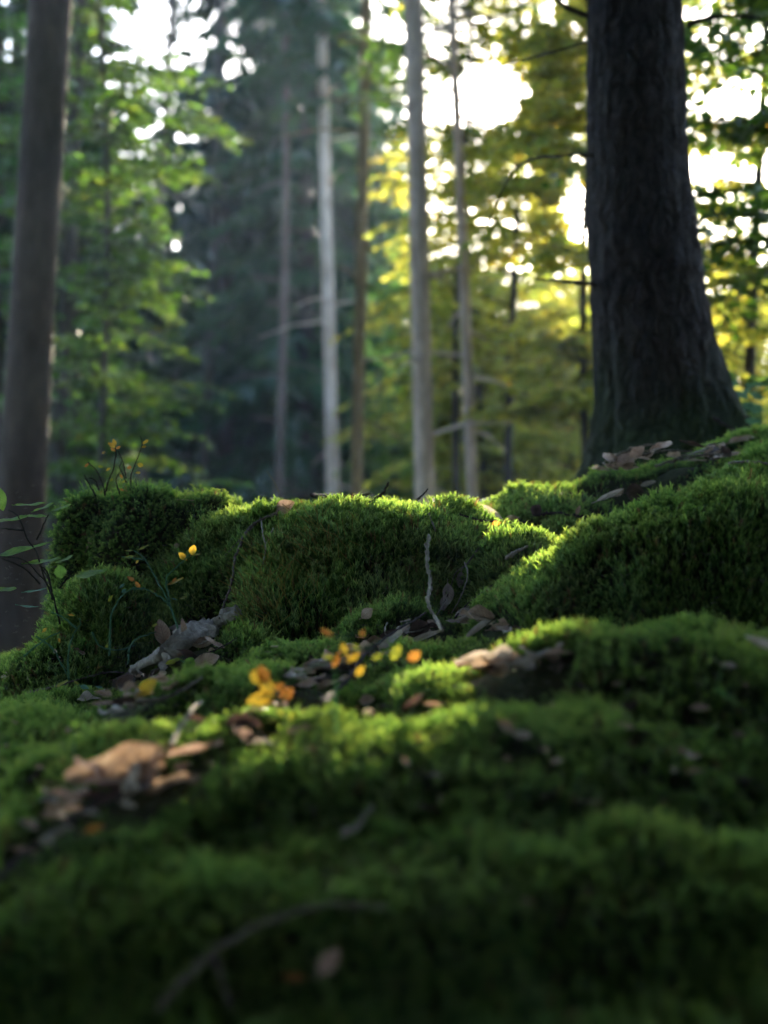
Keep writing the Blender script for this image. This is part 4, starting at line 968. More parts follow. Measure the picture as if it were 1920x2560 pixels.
dleaf('whitish leaf scrap left of the grey wood', M_dry_grey, (240, 1742), (272, 1738), 0.6, 0.5, 0.5, 0.7)
dleaf('dark leaf over the left end of the grey wood', M_dry_dark, (296, 1730), (340, 1690), 0.7, 0.6, 0.5, 0.6)
dleaf('thin pinkish leaf on the dark face of the stump', M_dry_pink, (432, 1372), (452, 1358), 0.6, 0.7, 0.5, 0.7)
dleaf('thin tan leaf lying on the ledge of the stump', M_dry_brown, (212, 1378), (240, 1374), 0.25, 0.5, 0.4, 0.9)
dleaf('tan sliver on the top of the stump', M_dry_brown, (448, 1260), (486, 1256), 0.2, 0.4, 0.2, 0.9)
dleaf('purplish leaf in the dark foreground at the bottom', M_dry_pink, (800, 2450), (850, 2370), 0.6, 0.7, 0.4, 0.6)
dleaf('orange brown leaf in the dark foreground at the bottom', M_leaf_orange, (712, 2452), (768, 2446), 0.4, 0.5, 0.5, 0.8)
dleaf('whitish green leaf tip sticking in at the right edge', M_dry_pale, (1945, 1680), (1858, 1592), 0.3, 0.6, 0.4, 1.0, lift=0.02)
dleaf('small pale leaf low in the right foreground', M_dry_brown, (1298, 2266), (1330, 2258), 0.6, 0.4, 0.4, 0.7)
# litter among the roots of the big tree: each leaf a thing, nothing tells them apart
g = np.random.default_rng(77)
for k in range(34):
    px = g.uniform(1500, 1830); py = 1155 - (px - 1500) * 0.10 + g.uniform(-14, 30)
    p0, n = hit(px, py, 0.004)
    if p0.y > 4.6 or p0.y < 2.6: continue
    d = Vector((g.normal(), g.normal(), g.uniform(-.1, .35))).normalized() * g.uniform(0.03, 0.065)
    tag(leaf_obj('dead_leaf', p0, p0 + d, g.uniform(.4, .7), [M_dry_pink, M_dry_brown, M_dry_pink, M_dry_dark][k % 4], n + Vector(g.normal(0, .4, 3)), g.uniform(-.2, 1), g.uniform(.4, 1.2), .12), 'dry beech leaf in the litter at the foot of the big dark trunk', 'leaf', 'leaf litter at the foot of the big trunk')
# fragments strewn along the gullies
for gi_, (pl, w, n_, where_) in enumerate([(GULLIES[0][0], 46, 30, 'lower left litter hollow'), (GULLIES[1][0], 34, 40, 'litter before the stump'), (GULLIES[2][0], 26, 60, 'litter below the central mound'), (GULLIES[3][0], 22, 18, 'dip before the right mound')]):
    P2 = smooth_path([(a, b, 0) for a, b in pl], 40)
    for k in range(n_):
        q = P2[int(g.integers(0, 40))]; p0, n = hit(q[0] + g.normal(0, w), q[1] + g.normal(0, w * .5), 0.001)
        EXCL.append((p0.x, p0.y, p0.z - MOSS_T, 0.03))
        d = Vector((g.normal(), g.normal() * .7, g.uniform(-.1, .3))).normalized() * g.uniform(0.014, 0.05)
        tag(leaf_obj('leaf_fragment', p0, p0 + d, g.uniform(.35, .75), [M_dry_brown, M_dry_pink, M_dry_pale, M_dry_brown, M_dry_grey, M_dry_dark][k % 6], n + Vector(g.normal(0, .5, 3)), g.uniform(-.6, 1.4), g.uniform(.3, 1.6), g.uniform(.1, .35), petiole=0, twist=g.uniform(-1.5, 1.5)), 'small dry leaf fragment in the ' + where_, 'leaf', 'leaf fragments in the ' + where_)

for k in range(60):
    p0, n = hit(g.uniform(0, 1920), g.uniform(1600, 2050), 0.0)
    d = Vector((g.normal(), g.normal() * .7, g.uniform(-.1, .3))).normalized() * g.uniform(0.008, 0.026)
    EXCL.append((p0.x, p0.y, p0.z - MOSS_T, 0.018))
    tag(leaf_obj('leaf_fragment', p0, p0 + d, g.uniform(.3, .7), [M_dry_brown, M_dry_brown, M_dry_dark][k % 3], n + Vector(g.normal(0, .5, 3)), g.uniform(-.6, 1.4), g.uniform(.3, 1.6), g.uniform(.1, .35), petiole=0, twist=g.uniform(-1.5, 1.5)), 'tiny dry leaf scrap strewn on the front moss slope', 'leaf', 'leaf scraps strewn over the front moss')
# grey weathered wood before the stump
def wood_piece(label, pl, wid, m, seed, thick=0.012):
    pts = [hit(a, b, 0.006)[0] for a, b in pl]; sp = smooth_path([list(p) for p in pts], 24)
    base = Vector(sp[0]); gg = np.random.default_rng(seed); A = []
    tan = norm(np.gradient(sp, axis=0)); nrm = norm(np.cross(tan, np.array([1, 0, 0.2])));
    upv = np.array([0, -0.45, 0.9]); side = norm(np.cross(tan, upv)); upv = norm(np.cross(side, tan))
    nv = 15; v = np.linspace(-1, 1, nv); t = np.linspace(0, 1, 24)
    w = wid * (0.35 + 0.65 * np.sin(np.pi * (t * .9 + .06)) ** .6) * (1 + 0.5 * fbm(t * 9, t * 0 + seed, seed, 3))
    h = thick * (np.cos(v * 1.4)[None] ** .6) * (1 + 0.9 * fbm(t[:, None] * 3 + v[None] * 0, v[None] * 7 + 3 + 0 * t[:, None], seed + 1, 4))
    jag = 1 + 0.25 * fbm(t[:, None] * 14, v[None] * 2 + 0 * t[:, None], seed + 2, 3)
    top = sp[:, None] + side[:, None] * (w[:, None] * v[None] * jag)[..., None] + upv[:, None] * h[..., None]
    bot = sp[:, None] + side[:, None] * (w[:, None] * v[None] * jag)[..., None] * 0.97 - upv[:, None] * (thick * .6)
    V = np.vstack([top.reshape(-1, 3), bot.reshape(-1, 3)]) - np.array(base)
    i = np.arange(23)[:, None] * nv; j = np.arange(nv - 1)[None]; F = np.stack([i + j, i + nv + j, i + nv + j + 1, i + j + 1], -1).reshape(-1, 4)
    o_ = 24 * nv; F2 = F[:, ::-1] + o_
    e = []
    for a in range(23):
        e.append((a * nv, a * nv + o_, (a + 1) * nv + o_, (a + 1) * nv)); e.append((a * nv + nv - 1, (a + 1) * nv + nv - 1, (a + 1) * nv + nv - 1 + o_, a * nv + nv - 1 + o_))
    for b in range(nv - 1):
        e.append((b, b + 1, b + 1 + o_, b + o_)); e.append((23 * nv + b, 23 * nv + b + o_, 23 * nv + b + 1 + o_, 23 * nv + b + 1))
    o = obj('wood_piece', np_mesh('wood_piece', V, np.vstack([F, F2, np.array(e)]), m), None, base)
    return tag(o, label, 'wood', 'weathered wood before the stump')
wood_piece('long grey weathered wood slab slanting up before the stump', [(296, 1722), (360, 1680), (420, 1645)], 0.026, M_wood, 1)
wood_piece('short pale weathered wood lump beside the veined upright leaf', [(425, 1640), (470, 1600), (520, 1570)], 0.030, M_wood, 2)
wood_piece('pointed dark grey wood splinter at the right end of the pale lump', [(510, 1585), (560, 1560), (604, 1538)], 0.010, M_wood, 3)

# stone glimpsed behind the crest
def stone(label, px, py, Y, r, seed):
    c = at(px, py, Y); th = np.linspace(0, 2 * np.pi, 20, endpoint=False); ph = np.linspace(-1.3, 1.5, 12)
    V = []
    for p in ph:
        for t in th:
            d = np.array([math.cos(p) * math.cos(t), math.cos(p) * math.sin(t), math.sin(p)])
            V.append(d * np.array([1.3, 1, .8]) * r * (1 + .5 * float(fbm(np.array([d[0] * 1.3 + 5]), np.array([d[1] * 1.3 + d[2] * 2]), seed, 3)[0])))
    i = np.arange(11)[:, None] * 20; j = np.arange(20)[None]; F = np.stack([i + j, i + (j + 1) % 20, i + 20 + (j + 1) % 20, i + 20 + j], -1).reshape(-1, 4)
    V = np.vstack([V, [[0, 0, -r * .75], [0, 0, r * .85]]])
    T = [(240, (k + 1) % 20, k) for k in range(20)] + [(241, 220 + k, 220 + (k + 1) % 20) for k in range(20)]
    tag(obj('stone', np_mesh('stone', V, [F, np.array(T)], M_stone), None, c), label, 'stone')
stone('pale stone glimpsed behind the right end of the mound crest', 1235, 1290, 3.3, 0.05, 5)

# twigs
def twig(label, pl, r, m, Y=None, lift=0.003, bead=0.0, r_end=0.5, n=40, name='twig', group='fallen twigs on the moss', tag_it=True, parent=None, sides=7):
    """pl: photograph points lying on the moss (px, py[, lift]) or, with Y given, hanging in the air at that depth"""
    pts = []
    for q in pl:
        if Y is not None: pts.append(list(at(q[0], q[1], Y + (q[2] if len(q) > 2 else 0))))
        else: pts.append(list(hit(q[0], q[1], lift + (q[2] if len(q) > 2 else 0))[0]))
    sp = smooth_path(pts, n); base = Vector(sp[0])
    gg = np.random.default_rng(int(pl[0][0] * 7 + pl[0][1])); sp[1:-1] += gg.normal(0, r * .25, (n - 2, 3))
    rad = np.linspace(r, r * r_end, n) * (1 + 0.12 * gg.normal(0, 1, n))
    if bead: rad = rad * (1 + bead * np.where(np.arange(n) % 2, 1, -1))
    org = parent.location if parent else base
    V, F, T = tube_arrays(sp - np.array(org), np.maximum(rad, r * .2), sides, 0.1 + bead * .6, 3)
    o = obj(name, np_mesh(name, V, [F, T], m), parent, None if parent else base)
    if tag_it and not parent:
        tag(o, label, 'twig', group)
        if Y is None:
            for q_ in sp[::3]: EXCL.append((q_[0], q_[1], q_[2] - MOSS_T, 0.022))
    return o
twig('black crooked stick lying on the crest with its tip bent up', [(780, 1272), (850, 1270), (912, 1268), (925, 1264)], 0.0036, M_twig_dark, lift=0.026, r_end=.8)
twig('thin bent-up tip of black twig above the crest', [(908, 1266), (935, 1250), (962, 1226), (972, 1205)], 0.0032, M_twig_dark, Y=2.56)
twig('small black hooked twig behind the black stick', [(800, 1258), (806, 1246), (820, 1242), (832, 1254)], 0.0026, M_twig_dark, Y=2.6)
twig('short black twig tip poking over the crest', [(1040, 1252), (1058, 1236), (1070, 1222)], 0.0022, M_twig_dark, Y=2.62)
twig('beaded brown spruce twig hanging down the upper mound face', [(1083, 1262), (1073, 1290), (1077, 1320), (1086, 1340)], 0.0028, M_twig, lift=0.010, bead=0.28)
twig('long pale beaded spruce twig hanging down the centre of the mound', [(1068, 1358), (1070, 1420), (1074, 1480), (1064, 1535), (1080, 1572), (1112, 1612)], 0.0034, M_twig_pale, lift=0.020, bead=0.3, n=70)
twig('long arching brown spruce twig left on the mound face', [(705, 1298), (655, 1318), (622, 1350), (600, 1410), (588, 1470), (566, 1556)], 0.0028, M_twig, lift=0.014, bead=0.26, n=80)
twig('second twig branching left off the arching brown twig', [(640, 1330), (605, 1365), (572, 1400)], 0.0014, M_twig, lift=0.012)
twig('thin whitish twig fork hanging on the left mound face', [(658, 1312), (664, 1345), (672, 1380), (666, 1420)], 0.0015, M_twig_pale, lift=0.012)
twig('short whitish side prong of the thin fork', [(690, 1335), (678, 1362), (672, 1388)], 0.0012, M_twig_pale, lift=0.012)
twig('dark needle-scarred twig on the rim of the right mound', [(1340, 1296), (1380, 1290), (1440, 1296), (1505, 1304)], 0.0030, M_twig_dark, lift=0.008, bead=0.2)
twig('thin dark twig from the crest towards the right mound', [(1140, 1292), (1180, 1302), (1210, 1308), (1335, 1310)], 0.0018, M_twig_dark, lift=0.006)
twig('short pale beaded twig in the shade left of the right mound', [(1270, 1408), (1292, 1394), (1318, 1380)], 0.0034, M_twig_pale, lift=0.012, bead=0.3)
twig('greenish needle twig over the top of the right mound', [(1824, 1172), (1870, 1168), (1935, 1172)], 0.0030, M_twig, lift=0.012, bead=0.3)
twig('thin looping stalk hanging at the right foot of the central mound', [(1176, 1422), (1184, 1455), (1174, 1500), (1148, 1545)], 0.0014, M_twig_pale, lift=0.018)
twig('dry stalk with withered leaf scraps at the right foot of the mound', [(1210, 1355), (1180, 1425), (1130, 1450), (1105, 1510), (1090, 1560)], 0.0014, M_twig, lift=0.016)
for (a, b, lab) in [((1140, 1450), (1148, 1470), 'upper withered grey leaf scrap on the dry stalk'), ((1110, 1480), (1122, 1512), 'large withered grey leaf scrap on the dry stalk'), ((1102, 1510), (1108, 1528), 'lower withered grey leaf scrap on the dry stalk'), ((1206, 1345), (1216, 1378), 'dark bark scrap at the upper end of the dry stalk'), ((1212, 1352), (1224, 1372), 'bright orange scrap at the upper end of the dry stalk')]:
    dleaf(lab, M_dry_dark if 'bark' in lab else (M_leaf_orange if 'orange' in lab else M_dry_grey), a, b, 0.6, 0.85, 0.6, 0.8, lift=0.018)
twig('pale slanting twig rising from the crumpled leaf', [(430, 1895), (455, 1850), (488, 1800), (512, 1772)], 0.0024, M_twig_pale, lift=0.012)
twig('knobbly twig from the yellow spotted leaf to the right', [(345, 1772), (410, 1762), (455, 1745), (510, 1712)], 0.0026, M_twig, lift=0.010)
twig('thin dark twig crossing the litter before the stump', [(390, 1690), (460, 1660), (540, 1640), (590, 1612)], 0.0016, M_twig_dark, lift=0.012)
twig('long thin twig lying left of the stump foot', [(62, 1742), (150, 1718), (250, 1690), (300, 1690)], 0.0022, M_twig, lift=0.012)
twig('dark slanting twig through the litter below the mound', [(800, 1790), (860, 1720), (930, 1640), (1060, 1548)], 0.0030, M_twig_dark, lift=0.012, n=60)
twig('faint dark twig on the lower mound face', [(1130, 1560), (1190, 1510), (1245, 1476)], 0.0016, M_twig_dark, lift=0.012)
twig('long blurred grey twig curving through the dark foreground', [(400, 2552), (540, 2400), (700, 2325), (830, 2292), (960, 2300)], 0.0030, M_twig, lift=0.014, n=60)
twig('side prong of the long blurred foreground twig', [(540, 2400), (560, 2480), (580, 2555)], 0.0022, M_twig, lift=0.012)
twig('blurred bluish stalk in the front hump', [(866, 2126), (900, 2080), (932, 2036)], 0.0026, M_twig_pale, lift=0.014)
twig('thin dark twig below the lower left litter', [(0, 2230), (90, 2140), (190, 2070), (260, 2010)], 0.0026, M_twig_dark, lift=0.010)
twig('pale bare stick at the left end of the lower litter', [(110, 2135), (150, 2110), (180, 2096)], 0.0036, M_twig_pale, lift=0.010)
twig('dark twig on the slope right of the big trunk', [(1782, 1044), (1812, 1062), (1850, 1086)], 0.006, M_twig_dark, Y=3.9)
for k, pl in enumerate([[(1600, 1150), (1660, 1138), (1730, 1140)], [(1640, 1176), (1720, 1150), (1780, 1128)], [(1540, 1150), (1600, 1128), (1640, 1122)], [(1700, 1160), (1760, 1148), (1830, 1150)]]):
    twig(['upper', 'slanting', 'left', 'right'][k] + ' pale twig in the litter at the foot of the big trunk', pl, 0.0035, M_twig, lift=0.01)

# small plants: Empty > stem, leaf
def plant(name, label, cat, stems, leaves, m_stem, r, Y, leafname='leaf', group=None, base=None):
    b = base or at(stems[0][0][0], stems[0][0][1], Y)
    root = tag(empty(name, b), label, cat, group)
    for st in stems:
        rr = r
        twig(None, st, rr, m_stem, Y=Y, name='stem', parent=root, n=18, sides=6, r_end=0.55)
    for lf in leaves:
        (a, c, wr, m) = lf[:4]; f = lf[4] if len(lf) > 4 else 0.4; dy = lf[5] if len(lf) > 5 else 0.0
        p0 = at(a[0], a[1], Y); p1 = at(c[0], c[1], Y + dy)
        leaf_obj(leafname, p0, p1, wr, m, Vector((0, 0, 1)) * (1 - f) + camdir(p0) * f, 0.35, 0.35, 0.12, serr=0.05, parent=root, petiole=0.12)
    return root
YL = M_leaf_yellow; OR = M_leaf_orange; OL = M_leaf_olive; GR = M_leaf_fresh; TE = M_leaf_teal
plant('bilberry_plant', 'wiry bilberry shoots with tiny yellow leaves on top of the stump', 'plant',
      [[(262, 1240), (270, 1205), (284, 1170), (290, 1140), (288, 1112)], [(262, 1235), (255, 1205), (240, 1175), (220, 1156)], [(326, 1240), (328, 1190), (342, 1150), (356, 1112), (350, 1090)],
       [(330, 1232), (312, 1196), (300, 1170), (306, 1150)], [(316, 1196), (306, 1150), (296, 1128)], [(240, 1240), (224, 1212), (210, 1188)], [(346, 1240), (340, 1206)], [(368, 1240), (368, 1206)],
       [(300, 1236), (290, 1200), (302, 1176)], [(248, 1226), (236, 1200), (220, 1196)]],
      [((289, 1114), (283, 1098), .6, YL, .7), ((290, 1118), (270, 1108), .6, YL, .6), ((290, 1122), (302, 1116), .6, OR, .6), ((288, 1128), (276, 1120), .6, OR, .6), ((262, 1130), (254, 1134), .6, OR, .7), ((356, 1110), (372, 1100), .5, YL, .6), ((354, 1118), (366, 1116), .6, YL, .6),
       ((258, 1168), (244, 1166), .6, OL, .6), ((266, 1176), (276, 1170), .6, YL, .6), ((318, 1170), (330, 1168), .8, OR, .7), ((344, 1160), (358, 1166), .8, YL, .7), ((340, 1182), (352, 1182), .6, YL, .6), ((300, 1186), (306, 1196), .6, OR, .6), ((222, 1158), (212, 1168), .5, OR, .6), ((282, 1196), (276, 1204), .6, OL, .6),
       ((305, 1206), (316, 1202), .6, OL, .6), ((300, 1222), (310, 1228), .6, OR, .6), ((262, 1220), (264, 1205), .4, GR, .8), ((342, 1212), (350, 1228), .3, GR, .8)], M_stem_dark, 0.0016, 2.66)
plant('beech_seedling', 'leafy green beech seedling reaching in from the left before the stump', 'plant',
      [[(150, 1560), (128, 1480), (100, 1440), (60, 1400), (0, 1392)], [(130, 1490), (110, 1440), (92, 1380), (70, 1350), (45, 1290), (20, 1275)], [(92, 1350), (110, 1310), (122, 1286)], [(100, 1460), (60, 1420), (0, 1395)], [(130, 1480), (118, 1430), (100, 1415), (110, 1405)],
       [(132, 1500), (122, 1450), (108, 1425)], [(60, 1326), (20, 1322), (-10, 1320)], [(150, 1470), (170, 1445), (186, 1436)]],
      [((-10, 1302), (72, 1296), .42, GR, .25), ((38, 1262), (112, 1262), .34, GR, .25), ((84, 1278), (136, 1260), .4, GR, .3), ((128, 1276), (180, 1264), .4, GR, .3), ((68, 1288), (116, 1294), .45, GR, .3), ((-10, 1388), (116, 1366), .34, GR, .3), ((64, 1408), (152, 1400), .34, GR, .3),
       ((138, 1408), (186, 1390), .36, GR, .3), ((152, 1446), (150, 1412), .9, GR, .9), ((184, 1440), (270, 1430), .42, GR, .35), ((-10, 1474), (42, 1474), .5, GR, .35), ((-6, 1218), (8, 1278), .5, GR, .7), ((44, 1512), (96, 1520), .2, TE, .3), ((60, 1480), (116, 1474), .25, TE, .3)], M_stem_dark, 0.0017, 2.30)
plant('bilberry_plant', 'tall green bilberry stems with yellow leaves before the stump', 'plant',
      [[(462, 1640), (440, 1560), (424, 1512), (392, 1450), (364, 1400), (334, 1376)], [(424, 1512), (400, 1492), (360, 1470)], [(424, 1505), (416, 1470), (418, 1440), (440, 1420), (476, 1386)], [(274, 1640), (276, 1560), (290, 1510), (318, 1478), (345, 1468)], [(360, 1470), (330, 1474)], [(360, 1400), (330, 1395), (304, 1392)]],
      [((330, 1376), (312, 1378), .4, OL, .4), ((346, 1374), (372, 1364), .4, OL, .4), ((336, 1390), (304, 1396), .4, OL, .4), ((346, 1398), (340, 1410), .5, YL, .6), ((478, 1388), (486, 1362), .7, YL, .8), ((480, 1388), (504, 1386), .4, OL, .4), ((466, 1400), (446, 1382), .6, YL, .7),
       ((418, 1462), (460, 1446), .3, YL, .4), ((430, 1455), (442, 1444), .5, OR, .6), ((336, 1452), (318, 1442), .6, OR, .6), ((350, 1470), (338, 1454), .6, OR, .6), ((298, 1470), (312, 1460), .5, TE, .6), ((304, 1480), (316, 1474), .8, TE, .8), ((374, 1476), (386, 1482), .5, OL, .5), ((282, 1488), (270, 1506), .4, OL, .5), ((430, 1496), (442, 1500), .4, TE, .5), ((450, 1496), (468, 1492), .4, OL, .5)], M_stem_green, 0.0020, 2.28)
plant('bilberry_plant', 'low green bilberry stems left of the tall ones, below the stump', 'plant',
      [[(172, 1700), (170, 1640), (182, 1590), (202, 1560), (198, 1545)], [(190, 1570), (160, 1545), (130, 1530)], [(320, 1660), (325, 1620), (345, 1595), (390, 1580)], [(230, 1580), (250, 1615), (300, 1625), (340, 1612)], [(90, 1590), (130, 1620), (170, 1690)], [(60, 1640), (110, 1600), (150, 1580)]],
      [((170, 1536), (186, 1540), .5, YL, .5), ((106, 1580), (118, 1570), .6, YL, .6), ((150, 1605), (146, 1595), .7, YL, .6), ((270, 1612), (262, 1622), .6, OL, .6), ((338, 1600), (352, 1594), .5, OL, .5), ((140, 1716), (172, 1702), .4, OL, .4), ((186, 1702), (196, 1712), .5, OL, .5), ((200, 1714), (222, 1722), .6, TE, .6), ((240, 1716), (258, 1720), .5, TE, .5), ((380, 1566), (396, 1560), .5, OL, .5), ((426, 1664), (410, 1650), .6, OL, .6)], M_stem_green, 0.0018, 2.20)
plant('clover_sprout', 'two round fresh green leaves on a short stalk by the grey wood', 'plant', [[(468, 1690), (464, 1660), (450, 1650)], [(466, 1670), (476, 1655)]],
      [((462, 1652), (488, 1664), 1.1, GR, .8), ((440, 1652), (414, 1660), .6, OL, .6), ((452, 1648), (430, 1650), .5, OL, .5)], M_stem_green, 0.0016, 2.12)
plant('yellow_leaf_sprig', 'bright yellow and orange blurred leaf sprig over the front moss', 'plant',
      [[(730, 1880), (716, 1800), (690, 1740), (660, 1700)], [(690, 1740), (640, 1745)], [(700, 1760), (720, 1730)]],
      [((668, 1708), (648, 1664), .7, OR, .8), ((660, 1706), (626, 1680), .8, YL, .8), ((684, 1730), (650, 1706), .9, YL, .8), ((690, 1738), (616, 1756), .5, YL, .7), ((686, 1722), (712, 1712), .7, OR, .8), ((704, 1752), (732, 1720), .7, OR, .8), ((714, 1790), (696, 1772), .7, OL, .8), ((722, 1800), (742, 1776), .5, OL, .8)], M_stem_green, 0.0018, 1.42)
plant('orange_leaf_sprig', 'long thin sprig with blurred orange and olive leaves below the mound', 'plant',
      [[(610, 1790), (700, 1720), (800, 1660), (900, 1625), (1030, 1636)], [(830, 1650), (860, 1600), (905, 1575)], [(860, 1596), (820, 1590)], [(900, 1625), (950, 1600)]],
      [((832, 1590), (800, 1572), .5, OR, .8), ((900, 1592), (912, 1574), .6, OR, .8), ((868, 1640), (852, 1604), .5, YL, .7), ((840, 1650), (806, 1640), .5, OL, .7), ((834, 1668), (846, 1630), .5, OR, .8), ((868, 1655), (900, 1632), .5, YL, .7), ((930, 1650), (958, 1634), .5, OL, .7), ((980, 1650), (1000, 1612), .6, OL, .8), ((1020, 1650), (1052, 1630), .7, OR, .8), ((890, 1690), (912, 1664), .6, YL, .7), ((900, 1625), (880, 1610), .5, OL, .7)], M_stem_green, 0.0010, 1.5)
plant('green_seedling', 'tiny bright green seedling alone on the left moss', 'plant', [[(184, 1890), (186, 1850), (184, 1815)]],
      [((184, 1822), (194, 1798), .6, GR, .8), ((186, 1842), (202, 1834), .4, GR, .6), ((184, 1850), (174, 1838), .5, GR, .7), ((185, 1858), (192, 1868), .5, GR, .7), ((185, 1818), (178, 1804), .5, GR, .8)], M_stem_green, 0.0012, hit(184, 1880)[0].y)
for k, (px, Y) in enumerate([(1870, 4.3), (1905, 4.1), (1845, 4.6)]):
    gg = np.random.default_rng(50 + k); st = [[(px, 1100), (px - 4, 1040), (px - 10 + 8 * k, 990)]]
    lv = [((px + gg.normal(0, 8), y_), (px + gg.choice([-1, 1]) * gg.uniform(25, 50), y_ - gg.uniform(-10, 25)), gg.uniform(.4, .6), TE if j % 2 else GR, gg.uniform(.3, .9)) for j, y_ in enumerate(np.linspace(1070, 950, 9))]
    plant('bramble_plant', ['bluish green leafy plant', 'right-hand leafy plant', 'left-hand leafy plant'][k] + ' behind the mound at the right edge', 'plant', st, lv, M_stem_green, 0.003, Y, group='leafy plants right of the big trunk')
# single grass blades
def blade(label, pl, w, m, Y):
    sp = smooth_path([list(at(a, b, Y)) for a, b in pl], 12); base = Vector(sp[0]); sd = np.array([1.0, 0.25, 0.1])
    t = np.linspace(0, 1, 12); ww = (w * (1 - t ** 2.5) + 0.0002)[:, None]
    fold = np.array([0, -0.4, 0.1]) * ww
    V = np.stack([sp - sd * ww, sp + fold, sp + sd * ww], 1).reshape(-1, 3) - np.array(base)
    i = np.arange(11)[:, None] * 3; j = np.arange(2)[None]; F = np.stack([i + j, i + j + 1, i + 3 + j + 1, i + 3 + j], -1).reshape(-1, 4)
    tag(obj('grass_blade', np_mesh('grass_blade', V, F, m), None, base), label, 'grass blade', 'single grass blades')
blade('pale green grass blade upright in the right foreground moss', [(1752, 1850), (1775, 1780), (1800, 1690), (1812, 1655)], 0.0016, M_grass, 1.45)
blade('short faint blade crossing behind the upright right grass blade', [(1790, 1720), (1815, 1738), (1850, 1760)], 0.0016, M_grass, 1.34)
blade('upright blurred green stalk below the orange sprig', [(842, 1830), (838, 1760), (840, 1700), (836, 1660)], 0.0016, M_grass, 1.25)
blade('faint upright stalk right of the tiny seedling', [(250, 1905), (248, 1870), (256, 1838)], 0.0030, M_grass, 1.45)

# yellow spore stalks of the moss on the mound's left face
g = np.random.default_rng(9); A = Acc()
for k in range(170):
    c_ = [(760, 1400, 50, 60), (700, 1460, 40, 60), (820, 1370, 50, 30), (660, 1500, 40, 50)][k % 4]
    p, n = hit(g.normal(c_[0], c_[2]), g.normal(c_[1], c_[3]), -0.01)
    if p.y > 3 or p.y < 2: continue
    d = (n * .8 + Vector((-.5, -.1, .7)) + Vector(g.normal(0, .35, 3))).normalized(); L = g.uniform(.03, .06)
    pts = np.array([p, p + d * L * .6, p + (d + Vector((g.normal(0, .25), 0, .1))) * L])
    V, F, T = tube_arrays(pts, [0.0006, 0.0005, 0.0007], 3); A.add(V, F, T)
tag(obj('moss_spore_stalks', A.mesh('moss_spore_stalks', M_straw)), 'thin yellowish spore stalks rising from the moss', kind='stuff')
# spruce needles strewn over everything
g = np.random.default_rng(19); A = Acc()
for k in range(1600):
    p, n = hit(g.uniform(0, 1920), g.uniform(1200, 2300), 0.0)
    if p.y > 4.3: continue
    d = Vector((g.normal(), g.normal(), g.normal() * .3)).normalized() * g.uniform(.006, .011)
    V, F, T = tube_arrays(np.array([p, p + d * .5, p + d]), [0.0005, 0.0006, 0.0003], 3); A.add(V, F, T)
tag(obj('fallen_needles', A.mesh('fallen_needles', M_twig)), 'brown fallen spruce needles strewn on the moss', kind='stuff')

# ------------------------------------------------------------------ the moss grows round what lies on it
def moss_keep(c, n):
    x, y = c[:, 0], c[:, 1]
    inside = (np.abs(x) < 0.33 * y + 0.22) & (y > 0.55) & (y < 4.3)
    k = inside.astype(float)
    k *= np.clip(1.0 + 2.0 * fbm(x * 6, y * 6, 61, 3), 0.45, 1)
    return k
BIG = (np.abs(GV[GF[:, 0], 0]) < 1.8) & (GV[GF[:, 0], 1] > 0.5) & (GV[GF[:, 0], 1] < 4.5)
P, Nn = sample_faces(GV, GF[BIG], 62000, moss_keep)
def gully_mask(P):
    k = np.ones(len(P))
    for sp_, w in gp:
        lo = sp_[:, :2].min(0) - 3 * w; hi_ = sp_[:, :2].max(0) + 3 * w
        sel = np.where(((P[:, :2] > lo) & (P[:, :2] < hi_)).all(1))[0]
        if not len(sel): continue
        d = np.sqrt(((P[sel][:, None, :2] - sp_[None, :, :2]) ** 2).sum(-1)).min(1)
        k[sel] = np.minimum(k[sel], np.clip((d / (1.35 * w)) ** 2, 0.03, 1))
    return k
gm = gully_mask(P); kp = rng.random(len(P)) < gm
P, Nn, gm = P[kp], Nn[kp], gm[kp]
clump = 1 + 0.45 * fbm(P[:, 0] * 14, P[:, 1] * 14, 71, 3)
EX = np.array([e[:3] for e in EXCL]); ER = np.array([e[3] for e in EXCL])
dn = np.ones(len(P))
for c0 in range(0, len(P), 4000):
    dd = np.sqrt(((P[c0:c0 + 4000, None, :] - EX[None]) ** 2).sum(-1)) / ER[None]
    dn[c0:c0 + 4000] = np.clip(dd.min(1), 0.32, 1)
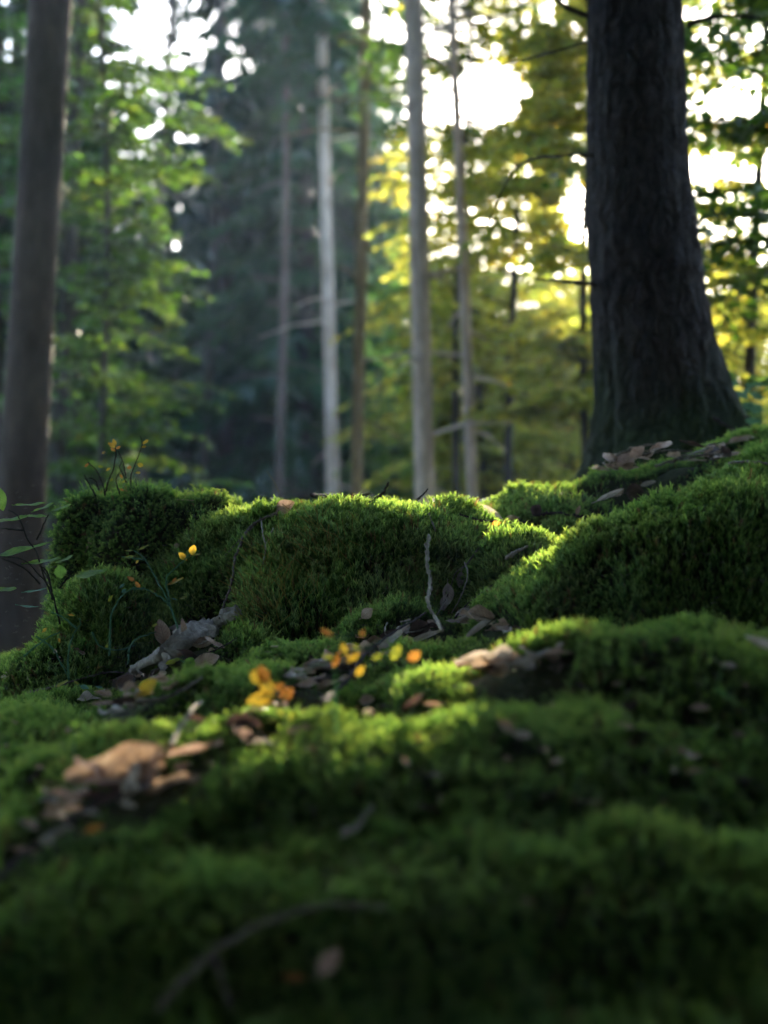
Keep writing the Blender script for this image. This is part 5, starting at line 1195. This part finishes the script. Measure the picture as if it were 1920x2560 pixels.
scl = np.where(P[:, 1] < 2.0, 0.66, 0.74) * dn * np.clip(clump, 0.55, 1.5) * rng.uniform(0.75, 1.25, len(P)) * (0.6 + 0.4 * gm)
scl *= 1 + 0.2 * np.exp(-((P[:, 1] - 2.62) / 0.25) ** 2)
moss_object('moss', P, Nn, scl, 'deep green cushion moss carpeting the humps and hollows of the forest floor')
Ps, Ns = sample_faces(SV, SF, 42000, lambda c, n: np.clip(1 + 1.5 * fbm(c[:, 0] * 8, c[:, 2] * 8, 62, 3), 0.35, 1) * (c[:, 1] < 3.2) * np.where(np.abs(n[:, 2]) < 0.5, 0.75, 1))
cS = SV[SF].mean(1)
ctr = np.array([SV[:, 0].mean(), SV[:, 1].mean()])
Ns = np.where((((Ps[:, :2] - ctr) * Ns[:, :2]).sum(1) < 0)[:, None] & (np.abs(Ns[:, 2:3]) < 0.6), -Ns, Ns)
sm = moss_object('moss', Ps, Ns, rng.uniform(0.45, 0.95, len(Ps)) * np.where(np.abs(Ns[:, 2]) < 0.6, 0.7, 1.0) * np.clip(1 + 0.6 * fbm(Ps[:, 0] * 14, Ps[:, 2] * 14, 72, 3), 0.6, 1.3), None, up=0.3)
sm.parent = stump
if 'label' in sm: del sm['label']

# ------------------------------------------------------------------ faint bluish forest air
HZ = 0.0011
def haze():
    m, n, l, o = mat('haze_air'); m.cycles.homogeneous_volume = True
    v = n.new('ShaderNodeVolumePrincipled'); v.inputs['Color'].default_value = (0.6, 0.8, 1.0, 1)
    v.inputs['Density'].default_value = HZ; v.inputs['Anisotropy'].default_value = 0.3
    l.new(v.outputs[0], o.inputs['Volume'])
    x0, x1, y0, y1, z0, z1 = -165, 165, -75, 225, -4, 26
    V = [(x, y, z) for z in (z0, z1) for y in (y0, y1) for x in (x0, x1)]
    F = [(0, 2, 3, 1), (4, 5, 7, 6), (0, 1, 5, 4), (2, 6, 7, 3), (0, 4, 6, 2), (1, 3, 7, 5)]
    o = obj('haze', np_mesh('haze', V, np.array(F), m, False)); tag(o, 'thin bluish haze in the forest air', kind='stuff')
haze()
